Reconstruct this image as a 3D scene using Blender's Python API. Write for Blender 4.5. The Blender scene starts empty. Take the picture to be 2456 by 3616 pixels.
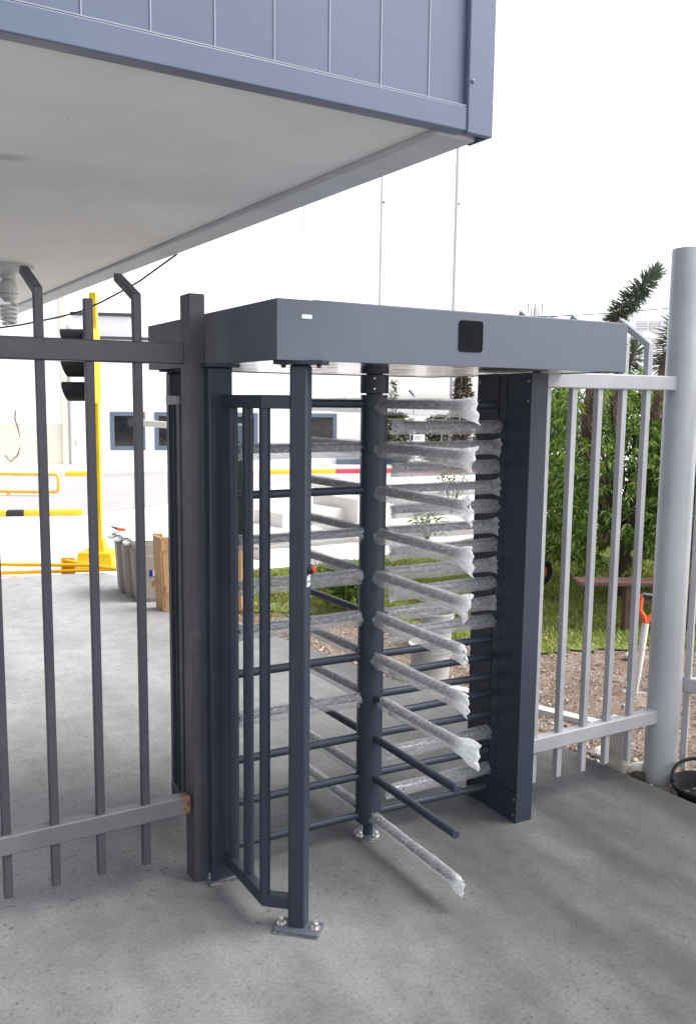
import bpy, bmesh, math, random
from mathutils import Vector, Matrix, Euler

# ----------------------------------------------------------------- camera
SC = bpy.context.scene
COL = SC.collection
rad = math.radians

def camera():
    f, yaw, pitch, roll, cx, cy, cz = 3107.4364, .521, .1261, -.0116, -1.4481, -3.0795, 1.9
    fw = Vector((math.sin(yaw) * math.cos(pitch), math.cos(yaw) * math.cos(pitch), -math.sin(pitch)))
    r = Vector((math.cos(yaw), -math.sin(yaw), 0))
    d = fw.cross(r)
    c, s = math.cos(roll), math.sin(roll)
    r2 = r * c + d * s
    d2 = d * c - r * s
    M = Matrix((r2, -d2, -fw)).transposed().to_4x4()
    M.translation = (cx, cy, cz)
    cam = bpy.data.cameras.new('camera')
    o = bpy.data.objects.new('camera', cam)
    COL.objects.link(o)
    o.matrix_world = M
    cam.sensor_fit = 'VERTICAL'
    cam.sensor_height = 36
    cam.lens = f / 3616 * 36
    cam.clip_start = .05
    cam.clip_end = 2000
    SC.camera = o
camera()

# ------------------------------------------------------------ sky and sun
SUN_EL, SUN_AZ = 52, 118          # degrees; azimuth clockwise from +Y
def light():
    w = bpy.data.worlds.new('World')
    SC.world = w
    w.use_nodes = True
    nt = w.node_tree
    bg = nt.nodes['Background']
    sky = nt.nodes.new('ShaderNodeTexSky')
    sky.sky_type = 'NISHITA'
    sky.sun_disc = False
    sky.sun_elevation = rad(SUN_EL)
    sky.sun_rotation = rad(SUN_AZ)
    sky.air_density = 1.0
    sky.dust_density = 1.5
    sky.ozone_density = 1.0
    hs = nt.nodes.new('ShaderNodeHueSaturation')
    hs.inputs['Saturation'].default_value = .22
    nt.links.new(sky.outputs[0], hs.inputs['Color'])
    nt.links.new(hs.outputs[0], bg.inputs[0])
    bg.inputs[1].default_value = .15
    l = bpy.data.lights.new('sun', 'SUN')
    l.energy = 1.5
    l.angle = rad(32)
    l.color = (1, .96, .9)
    o = bpy.data.objects.new('sun', l)
    COL.objects.link(o)
    a, e = rad(SUN_AZ), rad(SUN_EL)
    to = Vector((math.sin(a) * math.cos(e), math.cos(a) * math.cos(e), math.sin(e)))
    o.rotation_euler = to.to_track_quat('Z', 'Y').to_euler()
    o.location = to * 30
    vs = SC.view_settings
    vs.view_transform = 'Standard'
    vs.look = 'None'
    vs.gamma = 1
    vs.use_curve_mapping = False
    vs.exposure = 1.4
light()
SC.cycles.transparent_max_bounces = 24

# -------------------------------------------------------------- materials
def nodes(name):
    m = bpy.data.materials.new(name)
    m.use_nodes = True
    nt = m.node_tree
    return m, nt, nt.nodes, nt.links, nt.nodes['Principled BSDF']

def tex_pos(nt, obj=False):
    if obj:
        return nt.nodes.new('ShaderNodeTexCoord').outputs['Object']
    return nt.nodes.new('ShaderNodeNewGeometry').outputs['Position']

def noise(nt, vec, scale, detail=3, rough=.55):
    n = nt.nodes.new('ShaderNodeTexNoise')
    n.inputs['Scale'].default_value = scale
    n.inputs['Detail'].default_value = detail
    n.inputs['Roughness'].default_value = rough
    nt.links.new(vec, n.inputs['Vector'])
    return n.outputs[0]

def ramp(nt, fac, stops):
    r = nt.nodes.new('ShaderNodeValToRGB')
    e = r.color_ramp.elements
    while len(e) < len(stops):
        e.new(.5)
    for k, (p, c) in enumerate(stops):
        e[k].position = p
        e[k].color = (*c, 1) if not isinstance(c, (int, float)) else (c, c, c, 1)
    nt.links.new(fac, r.inputs[0])
    return r.outputs[0]

def mix(nt, fac, a, b, mode='MIX'):
    m = nt.nodes.new('ShaderNodeMix')
    m.data_type = 'RGBA'
    m.blend_type = mode
    for sock, v in ((m.inputs[0], fac), (m.inputs[6], a), (m.inputs[7], b)):
        if hasattr(v, 'links'):
            nt.links.new(v, sock)
        elif isinstance(v, (int, float)):
            sock.default_value = v
        else:
            sock.default_value = (*v, 1)
    return m.outputs[2]

def math_n(nt, op, a, b=0.0, clamp=False):
    m = nt.nodes.new('ShaderNodeMath')
    m.operation = op
    m.use_clamp = clamp
    for s, v in ((m.inputs[0], a), (m.inputs[1], b)):
        if hasattr(v, 'links'):
            nt.links.new(v, s)
        else:
            s.default_value = v
    return m.outputs[0]

def bump(nt, bsdf, h, strength=.2, dist=.01):
    b = nt.nodes.new('ShaderNodeBump')
    b.inputs['Strength'].default_value = strength
    b.inputs['Distance'].default_value = dist
    nt.links.new(h, b.inputs['Height'])
    nt.links.new(b.outputs[0], bsdf.inputs['Normal'])

def surf(name, col, rough=.5, var=.12, scale=3, bscale=250, bstr=.06, metal=0, wear=None, spec=.5, bdist=.002):
    """painted or plain surface: tone varies a little, fine surface texture, optional dull wear patches"""
    m, nt, N, L, B = nodes(name)
    p = tex_pos(nt)
    n1 = noise(nt, p, scale, 5)
    lo = tuple(c * (1 - var) for c in col)
    hi = tuple(min(1, c * (1 + var)) for c in col)
    c = ramp(nt, n1, [(.3, lo), (.7, hi)])
    if wear:
        n2 = noise(nt, p, 9, 8, .7)
        c = mix(nt, ramp(nt, n2, [(.60, 0), (.72, wear[1])]), c, wear[0])
    L.new(c, B.inputs['Base Color'])
    L.new(ramp(nt, noise(nt, p, scale * 4, 4), [(.3, max(0, rough - .07)), (.7, min(1, rough + .07))]), B.inputs['Roughness'])
    B.inputs['Metallic'].default_value = metal
    B.inputs['Specular IOR Level'].default_value = spec
    if bstr:
        bump(nt, B, noise(nt, p, bscale, 2), bstr, bdist)
    return m

M = {}
M['turn'] = surf('dark powder paint', (.030, .036, .054), .38, .07, 2, 500, .10, spec=.28, wear=((.045, .05, .065), .25))
M['cano'] = surf('slate powder paint', (.079, .092, .123), .45, .05, 2, 500, .10, wear=((.14, .15, .18), .2))
M['fence'] = surf('charcoal fence paint', (.050, .051, .064), .42, .12, 4, 300, .08, wear=((.10, .10, .11), .4))
M['fencesunlit'] = surf('sunlit fence paint', (.33, .332, .35), .40, .10, 4, 300, .08, wear=((.44, .43, .42), .5))  # left fence's paint again, lightened to put sunlight into the colour
M['post'] = surf('blue grey post paint', (.345, .350, .370), .34, .10, 3, 300, .05, wear=((.27, .28, .30), .3))
M['clad'] = surf('blue grey cladding', (.090, .112, .175), .42, .06, 1.5, 400, .04, wear=((.20, .23, .31), .2))
M['groove'] = surf('pale sealant', (.27, .29, .35), .6, .1)
M['soffit'] = surf('off white soffit', (.83, .82, .80), .7, .04, .9, 200, .05, wear=((.70, .70, .67), .35))
def soffit_mat():
    m = M['soffit']
    nt = m.node_tree
    B = nt.nodes['Principled BSDF']
    old = B.inputs['Base Color'].links[0].from_socket
    p = tex_pos(nt)
    mp = nt.nodes.new('ShaderNodeMapping')
    mp.vector_type = 'TEXTURE'
    mp.inputs['Location'].default_value = (-.93, .265, 2.717)
    mp.inputs['Rotation'].default_value = (0, 0, rad(-25))
    mp.inputs['Scale'].default_value = (.20, .075, .3)
    nt.links.new(p, mp.inputs[0])
    ln = nt.nodes.new('ShaderNodeVectorMath'); ln.operation = 'LENGTH'
    nt.links.new(mp.outputs[0], ln.inputs[0])
    d = math_n(nt, 'ADD', ln.outputs['Value'], math_n(nt, 'MULTIPLY', noise(nt, p, 9, 3), .5))
    f = ramp(nt, d, [(.55, .55), (1.0, 0)])
    c = mix(nt, f, old, (.36, .36, .34))
    g = ramp(nt, noise(nt, p, 2.2, 5, .6), [(.45, 0), (.75, .30)])
    c = mix(nt, g, c, (.58, .57, .53))
    sp = ramp(nt, noise(nt, p, 35, 2, .5), [(.74, 0), (.76, .6)])
    c = mix(nt, sp, c, (.30, .29, .27))
    nt.links.new(c, B.inputs['Base Color'])
soffit_mat()
M['soffedge'] = surf('painted soffit edge', (.52, .53, .55), .6, .10, 3, 200, .05, wear=((.25, .27, .31), .5))
M['steel'] = surf('galvanised steel', (.62, .62, .62), .28, .10, 6, 200, .03, metal=1)
M['under'] = surf('pale sheet metal', (.88, .87, .86), .16, .05, 3, 60, .04, metal=1, bdist=.004)
M['zinc'] = surf('zinc bolt', (.60, .58, .55), .35, .15, 30, 300, .1, metal=.9)
M['black'] = surf('black plastic', (.012, .012, .014), .35, .1, 5)
M['glassblack'] = surf('black display glass', (.008, .009, .012), .3, .1, 5, bstr=0, spec=.04)
M['white'] = surf('white label', (.75, .76, .77), .4, .04, 8)
M['ink'] = surf('black ink', (.02, .02, .025), .5, .1)
M['red'] = surf('red lens', (.65, .03, .02), .15, .1, 8, bstr=0)
M['cable'] = surf('black cable', (.02, .02, .022), .5, .1)
M['ceramic'] = surf('white lampholder', (.55, .56, .55), .35, .05)
M['bulb'] = surf('white glass bulb', (.70, .71, .70), .15, .03, bstr=0)
M['yellow'] = surf('yellow paint', (.86, .58, .012), .4, .10, 6, 200, .05, wear=((.62, .36, .03), .5))
M['amber'] = surf('amber yellow tube paint', (.86, .44, .01), .38, .10, 6, 200, .05)
M['kerbyellow'] = surf('kerb yellow', (.78, .48, .03), .7, .15, 3, 60, .2, wear=((.5, .45, .35), .6))
M['kerbred'] = surf('kerb red', (.55, .05, .09), .7, .15, 3, 60, .2, wear=((.5, .3, .3), .5))
M['kerbblack'] = surf('kerb black', (.025, .025, .025), .7, .2, 3, 60, .2)
M['facade'] = surf('white wall paint', (.80, .80, .82), .8, .03, .8, 40, .1)
M['cream'] = surf('cream stained wall', (.66, .62, .52), .85, .08, .8, 40, .2, wear=((.45, .40, .32), .6))
M['frame'] = surf('slate window frame', (.10, .13, .18), .5, .08)
M['pane'] = surf('dark window glass', (.012, .014, .016), .06, .3, 2, bstr=0)
M['roofedge'] = surf('dark roof edge', (.05, .05, .07), .6, .1)
M['binp'] = surf('grey bin plastic', (.36, .335, .30), .5, .06, 4, 200, .1)
M['binlid'] = surf('pale bin lid plastic', (.72, .73, .74), .45, .05, 4)
M['blue'] = surf('blue sticker', (.01, .02, .38), .4, .05)
M['orange'] = surf('orange plastic', (.75, .11, .02), .4, .08)
M['tub'] = surf('black rubber', (.016, .017, .019), .75, .15, 8, 200, .1, spec=.2)
M['bucket'] = surf('dirty white plastic', (.46, .46, .45), .5, .10, 9, 100, .05, wear=((.40, .36, .30), .7))
M['rubble'] = surf('rubble', (.42, .38, .34), .9, .25, 12, 60, .5, bdist=.01)
M['whiterock'] = surf('pale concrete lump', (.60, .58, .55), .9, .2, 15, 60, .5, bdist=.01)
M['block'] = surf('pale concrete', (.62, .59, .56), .85, .08, 2, 80, .2)
M['bench'] = surf('red brown bench paint', (.105, .055, .042), .55, .2, 8, 100, .15, wear=((.17, .11, .09), .6))
M['shaft'] = surf('white painted shaft', (.68, .67, .66), .5, .06, 8, wear=((.20, .06, .05), .9))
M['alu'] = surf('white channel', (.62, .62, .61), .5, .08, 6)
M['greypole'] = surf('white flagpole paint', (.42, .41, .43), .5, .04)
M['signy'] = surf('yellow sign edge', (.75, .55, .03), .5, .05)

def wood():
    m, nt, N, L, B = nodes('raw pine board')
    p = tex_pos(nt, True)
    mp = N.new('ShaderNodeMapping')
    mp.inputs['Scale'].default_value = (40, 40, 3)
    L.new(p, mp.inputs[0])
    n = noise(nt, mp.outputs[0], 1.2, 5)
    c = ramp(nt, n, [(.25, (.44, .24, .11)), (.5, (.58, .36, .18)), (.75, (.66, .44, .25))])
    k = noise(nt, p, 14, 2)
    c = mix(nt, ramp(nt, k, [(.70, 0), (.76, .8)]), c, (.16, .07, .03))
    L.new(c, B.inputs['Base Color'])
    B.inputs['Roughness'].default_value = .7
    bump(nt, B, n, .2, .003)
    return m
M['wood'] = wood()

def rust_rail():
    m, nt, N, L, B = nodes('grey rail paint with rusty end')
    p = tex_pos(nt)
    c = ramp(nt, noise(nt, p, 5, 5), [(.3, (.095, .098, .106)), (.7, (.135, .138, .142))])
    s = N.new('ShaderNodeSeparateXYZ')
    L.new(p, s.inputs[0])
    a = math_n(nt, 'ADD', s.outputs[0], .405)
    a = math_n(nt, 'MULTIPLY', a, 9)
    a = math_n(nt, 'ADD', a, math_n(nt, 'MULTIPLY', noise(nt, p, 40, 6, .7), .55))
    f = ramp(nt, a, [(.38, 0), (.75, 1)])
    rust = ramp(nt, noise(nt, p, 90, 5), [(.3, (.035, .018, .012)), (.55, (.16, .07, .03)), (.75, (.26, .17, .11))])
    c = mix(nt, f, c, rust)
    w = ramp(nt, noise(nt, p, 45, 8, .75), [(.70, 0), (.76, .7)])
    c = mix(nt, w, c, (.42, .42, .41))
    L.new(c, B.inputs['Base Color'])
    L.new(ramp(nt, f, [(0, .42), (1, .85)]), B.inputs['Roughness'])
    bump(nt, B, noise(nt, p, 200, 4), .12, .002)
    return m
M['rustrail'] = rust_rail()

def plate_metal():
    m, nt, N, L, B = nodes('dark plate paint chipped at the rim')
    p = tex_pos(nt)
    s = N.new('ShaderNodeSeparateXYZ')
    L.new(p, s.inputs[0])
    edge = ramp(nt, math_n(nt, 'ADD', math_n(nt, 'MULTIPLY', s.outputs[2], 24), math_n(nt, 'MULTIPLY', noise(nt, p, 60, 6, .7), .7)), [(.40, 1), (.52, 0)])
    c = mix(nt, edge, (.075, .082, .105), (.42, .40, .38))
    c = mix(nt, ramp(nt, noise(nt, p, 70, 6, .7), [(.62, 0), (.70, .5)]), c, (.30, .29, .28))
    L.new(c, B.inputs['Base Color'])
    B.inputs['Roughness'].default_value = .4
    bump(nt, B, noise(nt, p, 150, 4), .2, .002)
    return m
M['plate'] = plate_metal()

def concrete():
    m, nt, N, L, B = nodes('cast concrete slab')
    p = tex_pos(nt)
    big = noise(nt, p, .55, 4, .5)
    mp = N.new('ShaderNodeMapping')
    mp.inputs['Rotation'].default_value = (0, 0, rad(35))
    mp.inputs['Scale'].default_value = (1, .28, 1)
    L.new(p, mp.inputs[0])
    streak = noise(nt, mp.outputs[0], 2.4, 3)
    mid = noise(nt, p, 7, 6, .65)
    fine = noise(nt, p, 75, 5, .75)
    # brightness painted in: slab colour lightens toward the far left yard, broken by noise
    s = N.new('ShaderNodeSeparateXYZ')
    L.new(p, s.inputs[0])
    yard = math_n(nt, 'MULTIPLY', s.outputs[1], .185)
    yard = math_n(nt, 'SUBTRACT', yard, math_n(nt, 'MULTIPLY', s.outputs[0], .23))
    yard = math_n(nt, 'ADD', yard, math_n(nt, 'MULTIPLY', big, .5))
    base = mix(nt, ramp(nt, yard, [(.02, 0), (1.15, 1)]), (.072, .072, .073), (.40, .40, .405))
    base = mix(nt, ramp(nt, streak, [(.35, .0), (.62, .55)]), base, mix(nt, .5, base, (.17, .17, .17)))
    base = mix(nt, 1.0, base, ramp(nt, streak, [(.34, .80), (.66, 1.15)]), 'MULTIPLY')
    base = mix(nt, 1.0, base, ramp(nt, big, [(.3, .80), (.7, 1.18)]), 'MULTIPLY')
    base = mix(nt, 1.0, base, ramp(nt, mid, [(.3, .84), (.7, 1.12)]), 'MULTIPLY')
    base = mix(nt, 1.0, base, ramp(nt, fine, [(.30, .76), (.70, 1.24)]), 'MULTIPLY')
    # dark pits and oil specks
    v = noise(nt, p, 42, 3, .6)
    clump = ramp(nt, noise(nt, p, 2.2, 3), [(.36, .1), (.62, 1)])
    sp = math_n(nt, 'MULTIPLY', ramp(nt, v, [(.60, 0), (.67, .6)]), clump)
    base = mix(nt, sp, base, (.035, .035, .037))
    v2 = noise(nt, p, 21, 2, .5)
    sp2 = math_n(nt, 'MULTIPLY', ramp(nt, v2, [(.67, 0), (.71, .42)]), clump)
    base = mix(nt, sp2, base, (.045, .045, .047))
    # pale scuffs
    mp2 = N.new('ShaderNodeMapping')
    mp2.inputs['Rotation'].default_value = (0, 0, rad(-22))
    mp2.inputs['Scale'].default_value = (2.2, 60, 1)
    L.new(p, mp2.inputs[0])
    sc = ramp(nt, noise(nt, mp2.outputs[0], 1.0, 2), [(.735, 0), (.79, .22)])
    base = mix(nt, sc, base, (.36, .36, .36))
    L.new(base, B.inputs['Base Color'])
    B.inputs['Roughness'].default_value = .78
    B.inputs['Specular IOR Level'].default_value = .3
    bump(nt, B, math_n(nt, 'ADD', fine, math_n(nt, 'MULTIPLY', v, .6)), .35, .003)
    return m
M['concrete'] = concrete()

def ground_mat(name, stops, scale, fscale, bs=.5, rough=.9, patch=None):
    m, nt, N, L, B = nodes(name)
    p = tex_pos(nt)
    a = noise(nt, p, scale, 6, .65)
    c = ramp(nt, a, stops)
    c = mix(nt, 1, c, ramp(nt, noise(nt, p, fscale, 4, .7), [(.25, .62), (.75, 1.35)]), 'MULTIPLY')
    if patch:
        c = mix(nt, ramp(nt, noise(nt, p, patch[1], 5, .6), [(.52, 0), (.66, patch[2])]), c, patch[0])
    L.new(c, B.inputs['Base Color'])
    B.inputs['Roughness'].default_value = rough
    B.inputs['Specular IOR Level'].default_value = .2
    bump(nt, B, noise(nt, p, fscale, 5, .7), bs, .02)
    return m
M['dirt'] = ground_mat('brown stony soil', [(.3, (.13, .092, .068)), (.5, (.215, .162, .128)), (.7, (.31, .26, .22))], 5, 55, .7, patch=((.20, .12, .085), 1.2, .7))
M['pave'] = ground_mat('sun bleached paving', [(.3, (.66, .64, .63)), (.7, (.78, .77, .77))], .8, 8, .05)
M['asphalt'] = ground_mat('worn pale asphalt', [(.3, (.37, .35, .355)), (.7, (.43, .41, .415))], .5, 30, .1)
M['lawn'] = ground_mat('lawn soil', [(.3, (.12, .16, .035)), (.7, (.22, .23, .08))], 3, 40, .6)
M['line'] = surf('road line paint', (.78, .78, .78), .7, .05)

def leafmat(name, cols, rough=.42, trans=.35, patch=None):
    m, nt, N, L, B = nodes(name)
    g = N.new('ShaderNodeNewGeometry')
    n = len(cols)
    c = ramp(nt, g.outputs['Random Per Island'], [(k / (n - 1), cc) for k, cc in enumerate(cols)])
    if patch:
        c = mix(nt, ramp(nt, noise(nt, g.outputs['Position'], 1.7, 4, .6), [(.45, 0), (.62, patch[1])]), c, patch[0])
    L.new(c, B.inputs['Base Color'])
    B.inputs['Roughness'].default_value = rough
    tr = N.new('ShaderNodeBsdfTranslucent')
    L.new(mix(nt, 1, c, (1.2, 1.25, .5), 'MULTIPLY'), tr.inputs[0])
    ms = N.new('ShaderNodeMixShader')
    ms.inputs[0].default_value = trans
    L.new(B.outputs[0], ms.inputs[1])
    L.new(tr.outputs[0], ms.inputs[2])
    L.new(ms.outputs[0], N['Material Output'].inputs[0])
    return m
M['peach'] = leafmat('peach leaves', [(.03, .06, .011), (.075, .14, .022), (.15, .24, .04), (.30, .38, .13)])
M['grass'] = leafmat('grass blades', [(.12, .19, .02), (.21, .28, .04), (.30, .33, .09), (.38, .33, .16)], patch=((.13, .115, .035), .75))
M['shrub'] = leafmat('small shrub leaves', [(.04, .08, .012), (.08, .15, .02), (.17, .22, .04)])
M['yucca'] = leafmat('yucca blades', [(.07, .085, .065), (.13, .15, .115), (.21, .23, .18)], .5, .1)
M['drythatch'] = leafmat('dry hanging yucca leaves', [(.09, .05, .032), (.17, .105, .075), (.25, .17, .125)], .8, .1)
M['litter'] = leafmat('dry leaf litter', [(.10, .045, .028), (.20, .12, .08), (.34, .26, .19), (.50, .44, .36)], .8, .05)
M['pebble'] = leafmat('pebbles', [(.14, .11, .09), (.28, .24, .21), (.42, .39, .36), (.60, .58, .56)], .85, .0)
M['conifer'] = leafmat('brown green conifer sprays', [(.05, .03, .03), (.09, .06, .05), (.10, .10, .06)], .7, .1)
M['farleaf'] = leafmat('far hedge leaves', [(.05, .03, .03), (.10, .12, .05), (.16, .18, .07)], .7, .1)
M['bark'] = surf('dark bark', (.07, .05, .038), .9, .3, 12, 60, .6, bdist=.01)
M['ybark'] = surf('yucca bark', (.15, .10, .075), .9, .3, 12, 60, .6, bdist=.01)

def bubble():
    m, nt, N, L, B = nodes('clear bubble wrap')
    N.remove(B)
    uv = N.new('ShaderNodeUVMap')
    uv.uv_map = 'UVMap'
    mp = N.new('ShaderNodeMapping')
    mp.inputs['Scale'].default_value = (98, 98, 1)
    mp.inputs['Rotation'].default_value = (0, 0, .5)
    L.new(uv.outputs[0], mp.inputs[0])
    v = N.new('ShaderNodeTexVoronoi')
    v.voronoi_dimensions = '2D'
    v.inputs['Scale'].default_value = 1
    v.inputs['Randomness'].default_value = .35
    L.new(mp.outputs[0], v.inputs['Vector'])
    d = v.outputs['Distance']
    dome = ramp(nt, d, [(.0, 1), (.32, .72), (.46, 0)])
    rim = ramp(nt, d, [(.25, 0), (.42, 1), (.55, .25)])
    wr = noise(nt, uv.outputs[0], 45, 4, .65)
    at = N.new('ShaderNodeAttribute')
    at.attribute_name = 'layers'
    bp = N.new('ShaderNodeBump')
    bp.inputs['Strength'].default_value = .9
    bp.inputs['Distance'].default_value = .006
    L.new(math_n(nt, 'ADD', dome, math_n(nt, 'MULTIPLY', wr, .5)), bp.inputs['Height'])
    di = N.new('ShaderNodeBsdfDiffuse')
    di.inputs[0].default_value = (.93, .94, .96, 1)
    tl = N.new('ShaderNodeBsdfTranslucent')
    tl.inputs[0].default_value = (.93, .94, .96, 1)
    gl = N.new('ShaderNodeBsdfGlossy')
    gl.inputs['Roughness'].default_value = .2
    for b in (di, tl, gl):
        L.new(bp.outputs[0], b.inputs['Normal'])
    tp = N.new('ShaderNodeBsdfTransparent')
    body = N.new('ShaderNodeMixShader'); body.inputs[0].default_value = .45
    L.new(di.outputs[0], body.inputs[1]); L.new(tl.outputs[0], body.inputs[2])
    # opacity: thin film, whiter on bubble rims and creases, several layers at the gathered end
    op = math_n(nt, 'ADD', math_n(nt, 'MULTIPLY', rim, .15), math_n(nt, 'MULTIPLY', ramp(nt, wr, [(.50, 0), (.70, 1)]), .14))
    op = math_n(nt, 'ADD', math_n(nt, 'ADD', op, math_n(nt, 'MULTIPLY', dome, .05)), .21)
    op = math_n(nt, 'ADD', op, math_n(nt, 'MULTIPLY', at.outputs['Fac'], .62), True)
    m1 = N.new('ShaderNodeMixShader')
    L.new(op, m1.inputs[0]); L.new(tp.outputs[0], m1.inputs[1]); L.new(body.outputs[0], m1.inputs[2])
    m2 = N.new('ShaderNodeMixShader')
    L.new(math_n(nt, 'ADD', math_n(nt, 'MULTIPLY', dome, .12), .08), m2.inputs[0]); L.new(m1.outputs[0], m2.inputs[1]); L.new(gl.outputs[0], m2.inputs[2])
    L.new(m2.outputs[0], N['Material Output'].inputs[0])
    return m
M['bubble'] = bubble()

# ----------------------------------------------------------------- builder
ORIGIN = {}                         # world base of each thing, parts are built in world numbers
class MB:
    def __init__(s):
        s.v, s.f = [], []
    def add(s, vs, fs):
        k = len(s.v)
        s.v += [tuple(p) for p in vs]
        s.f += [tuple(i + k for i in f) for f in fs]
        return s
    def box(s, x0, x1, y0, y1, z0, z1, rot=0, piv=None):
        vs = [Vector((x, y, z)) for z in (z0, z1) for x, y in ((x0, y0), (x1, y0), (x1, y1), (x0, y1))]
        if rot:
            pv = Vector(piv) if piv else Vector(((x0 + x1) / 2, (y0 + y1) / 2, 0))
            R = Matrix.Rotation(rot, 3, 'Z')
            vs = [R @ (p - pv) + pv for p in vs]
        return s.add(vs, [(0, 3, 2, 1), (4, 5, 6, 7), (0, 1, 5, 4), (1, 2, 6, 5), (2, 3, 7, 6), (3, 0, 4, 7)])
    def bar(s, p, q, w, h, up=(0, 0, 1)):
        p, q = Vector(p), Vector(q)
        d = (q - p).normalized()
        a = d.cross(Vector(up)).normalized() * w / 2
        b = a.cross(d).normalized() * h / 2
        vs = [e + i * a + j * b for e in (p, q) for i, j in ((-1, -1), (1, -1), (1, 1), (-1, 1))]
        return s.add(vs, [(0, 3, 2, 1), (4, 5, 6, 7), (0, 1, 5, 4), (1, 2, 6, 5), (2, 3, 7, 6), (3, 0, 4, 7)])
    def sweep(s, pts, w, h, side):
        """square bar mitred along pts, side = the direction held constant"""
        pts = [Vector(p) for p in pts]
        sd = Vector(side).normalized()
        rings = []
        for i, p in enumerate(pts):
            d0 = (pts[i] - pts[i - 1]).normalized() if i else (pts[1] - pts[0]).normalized()
            d1 = (pts[i + 1] - pts[i]).normalized() if i < len(pts) - 1 else d0
            t = (d0 + d1).normalized()
            n = sd.cross(t).normalized() / max(.3, d0.dot(t))
            rings.append([p + i_ * sd * w / 2 + j * n * h / 2 for i_, j in ((-1, -1), (1, -1), (1, 1), (-1, 1))])
        vs = [v for r in rings for v in r]
        fs = [(0, 1, 2, 3), tuple(len(vs) - 4 + k for k in (3, 2, 1, 0))]
        for r in range(len(rings) - 1):
            for k in range(4):
                a, b = r * 4 + k, r * 4 + (k + 1) % 4
                fs.append((a, a + 4, b + 4, b))
        return s.add(vs, fs)
    def tube(s, pts, r, n=16, cap=True):
        pts = [Vector(p) for p in pts]
        rs = r if isinstance(r, (list, tuple)) else [r] * len(pts)
        k0 = len(s.v)
        t0 = (pts[1] - pts[0]).normalized()
        a = t0.orthogonal().normalized()
        for i, p in enumerate(pts):
            t = (pts[min(i + 1, len(pts) - 1)] - pts[max(i - 1, 0)]).normalized()
            a = (a - t * a.dot(t)).normalized()
            b = t.cross(a)
            s.v += [tuple(p + (a * math.cos(2 * math.pi * k / n) + b * math.sin(2 * math.pi * k / n)) * rs[i]) for k in range(n)]
        for i in range(len(pts) - 1):
            for k in range(n):
                x, y = k0 + i * n + k, k0 + i * n + (k + 1) % n
                s.f.append((x, y, y + n, x + n))
        if cap:
            s.f.append(tuple(k0 + k for k in reversed(range(n))))
            s.f.append(tuple(k0 + (len(pts) - 1) * n + k for k in range(n)))
        return s
    def lathe(s, c, prof, n=32, M_=None):
        """prof = [(radius, height)], axis Z at c (or matrix M_)"""
        T = M_ or Matrix.Translation(c)
        k0 = len(s.v)
        for r, h in prof:
            s.v += [tuple(T @ Vector((r * math.cos(2 * math.pi * k / n), r * math.sin(2 * math.pi * k / n), h))) for k in range(n)]
        for i in range(len(prof) - 1):
            for k in range(n):
                x, y = k0 + i * n + k, k0 + i * n + (k + 1) % n
                s.f.append((x, y, y + n, x + n))
        if prof[0][0] > 1e-5:
            s.f.append(tuple(k0 + k for k in reversed(range(n))))
        if prof[-1][0] > 1e-5:
            s.f.append(tuple(k0 + (len(prof) - 1) * n + k for k in range(n)))
        return s
    def prism(s, poly, z0, z1):
        n = len(poly)
        vs = [(x, y, z0) for x, y in poly] + [(x, y, z1) for x, y in poly]
        return s.add(vs, [tuple(reversed(range(n))), tuple(range(n, 2 * n))] + [(k, (k + 1) % n, (k + 1) % n + n, k + n) for k in range(n)])
    def rock(s, c, r, seed=0, sq=.7, n=1):
        rnd = random.Random(seed)
        bm = bmesh.new()
        bmesh.ops.create_icosphere(bm, subdivisions=n, radius=1)
        ax = Euler((rnd.random() * 6, rnd.random() * 6, rnd.random() * 6)).to_matrix()
        sc = Vector((rnd.uniform(.7, 1.2), rnd.uniform(.7, 1.2), rnd.uniform(.5, 1)))
        vs = []
        for v in bm.verts:
            p = ax @ (Vector([a * b for a, b in zip(v.co, sc)]) * rnd.uniform(.82, 1.12))
            vs.append((c[0] + p.x * r, c[1] + p.y * r, c[2] + p.z * r * sq))
        fs = [tuple(v.index for v in f.verts) for f in bm.faces]
        bm.free()
        return s.add(vs, fs)
    def build(s, name, mat, parent=None, bevel=0, smooth=40, seg=2, recalc=True):
        o0 = Vector((0, 0, 0))
        if parent is not None:
            o0 = ORIGIN.get(parent.name, o0)
        me = bpy.data.meshes.new(name)
        me.from_pydata([tuple(Vector(p) - o0) for p in s.v], [], s.f)
        me.validate()
        if recalc:
            bm = bmesh.new(); bm.from_mesh(me)
            bmesh.ops.recalc_face_normals(bm, faces=bm.faces)
            bm.to_mesh(me); bm.free()
        if smooth:
            me.shade_smooth()
            me.set_sharp_from_angle(angle=rad(smooth))
        o = bpy.data.objects.new(name, me)
        COL.objects.link(o)
        for m_ in (mat if isinstance(mat, (list, tuple)) else [mat]):
            me.materials.append(m_)
        if parent is not None:
            o.parent = parent
            ORIGIN[o.name] = o0
        if bevel:
            b = o.modifiers.new('bevel', 'BEVEL')
            b.width = bevel; b.segments = seg; b.limit_method = 'ANGLE'; b.angle_limit = rad(50)
        return o

def tag(o, label, cat, group=None, kind=None):
    if label: o['label'] = label
    if cat: o['category'] = cat
    if group: o['group'] = group
    if kind: o['kind'] = kind
    return o

def thing(name, loc, label, cat, group=None):
    o = bpy.data.objects.new(name, None)
    o.empty_display_size = .1
    COL.objects.link(o)
    o.location = loc
    ORIGIN[o.name] = Vector(loc)
    return tag(o, label, cat, group)

def struct(name, mb, mat, kind='structure', **k):
    o = mb.build(name, mat, **k)
    o['kind'] = kind
    return o

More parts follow.
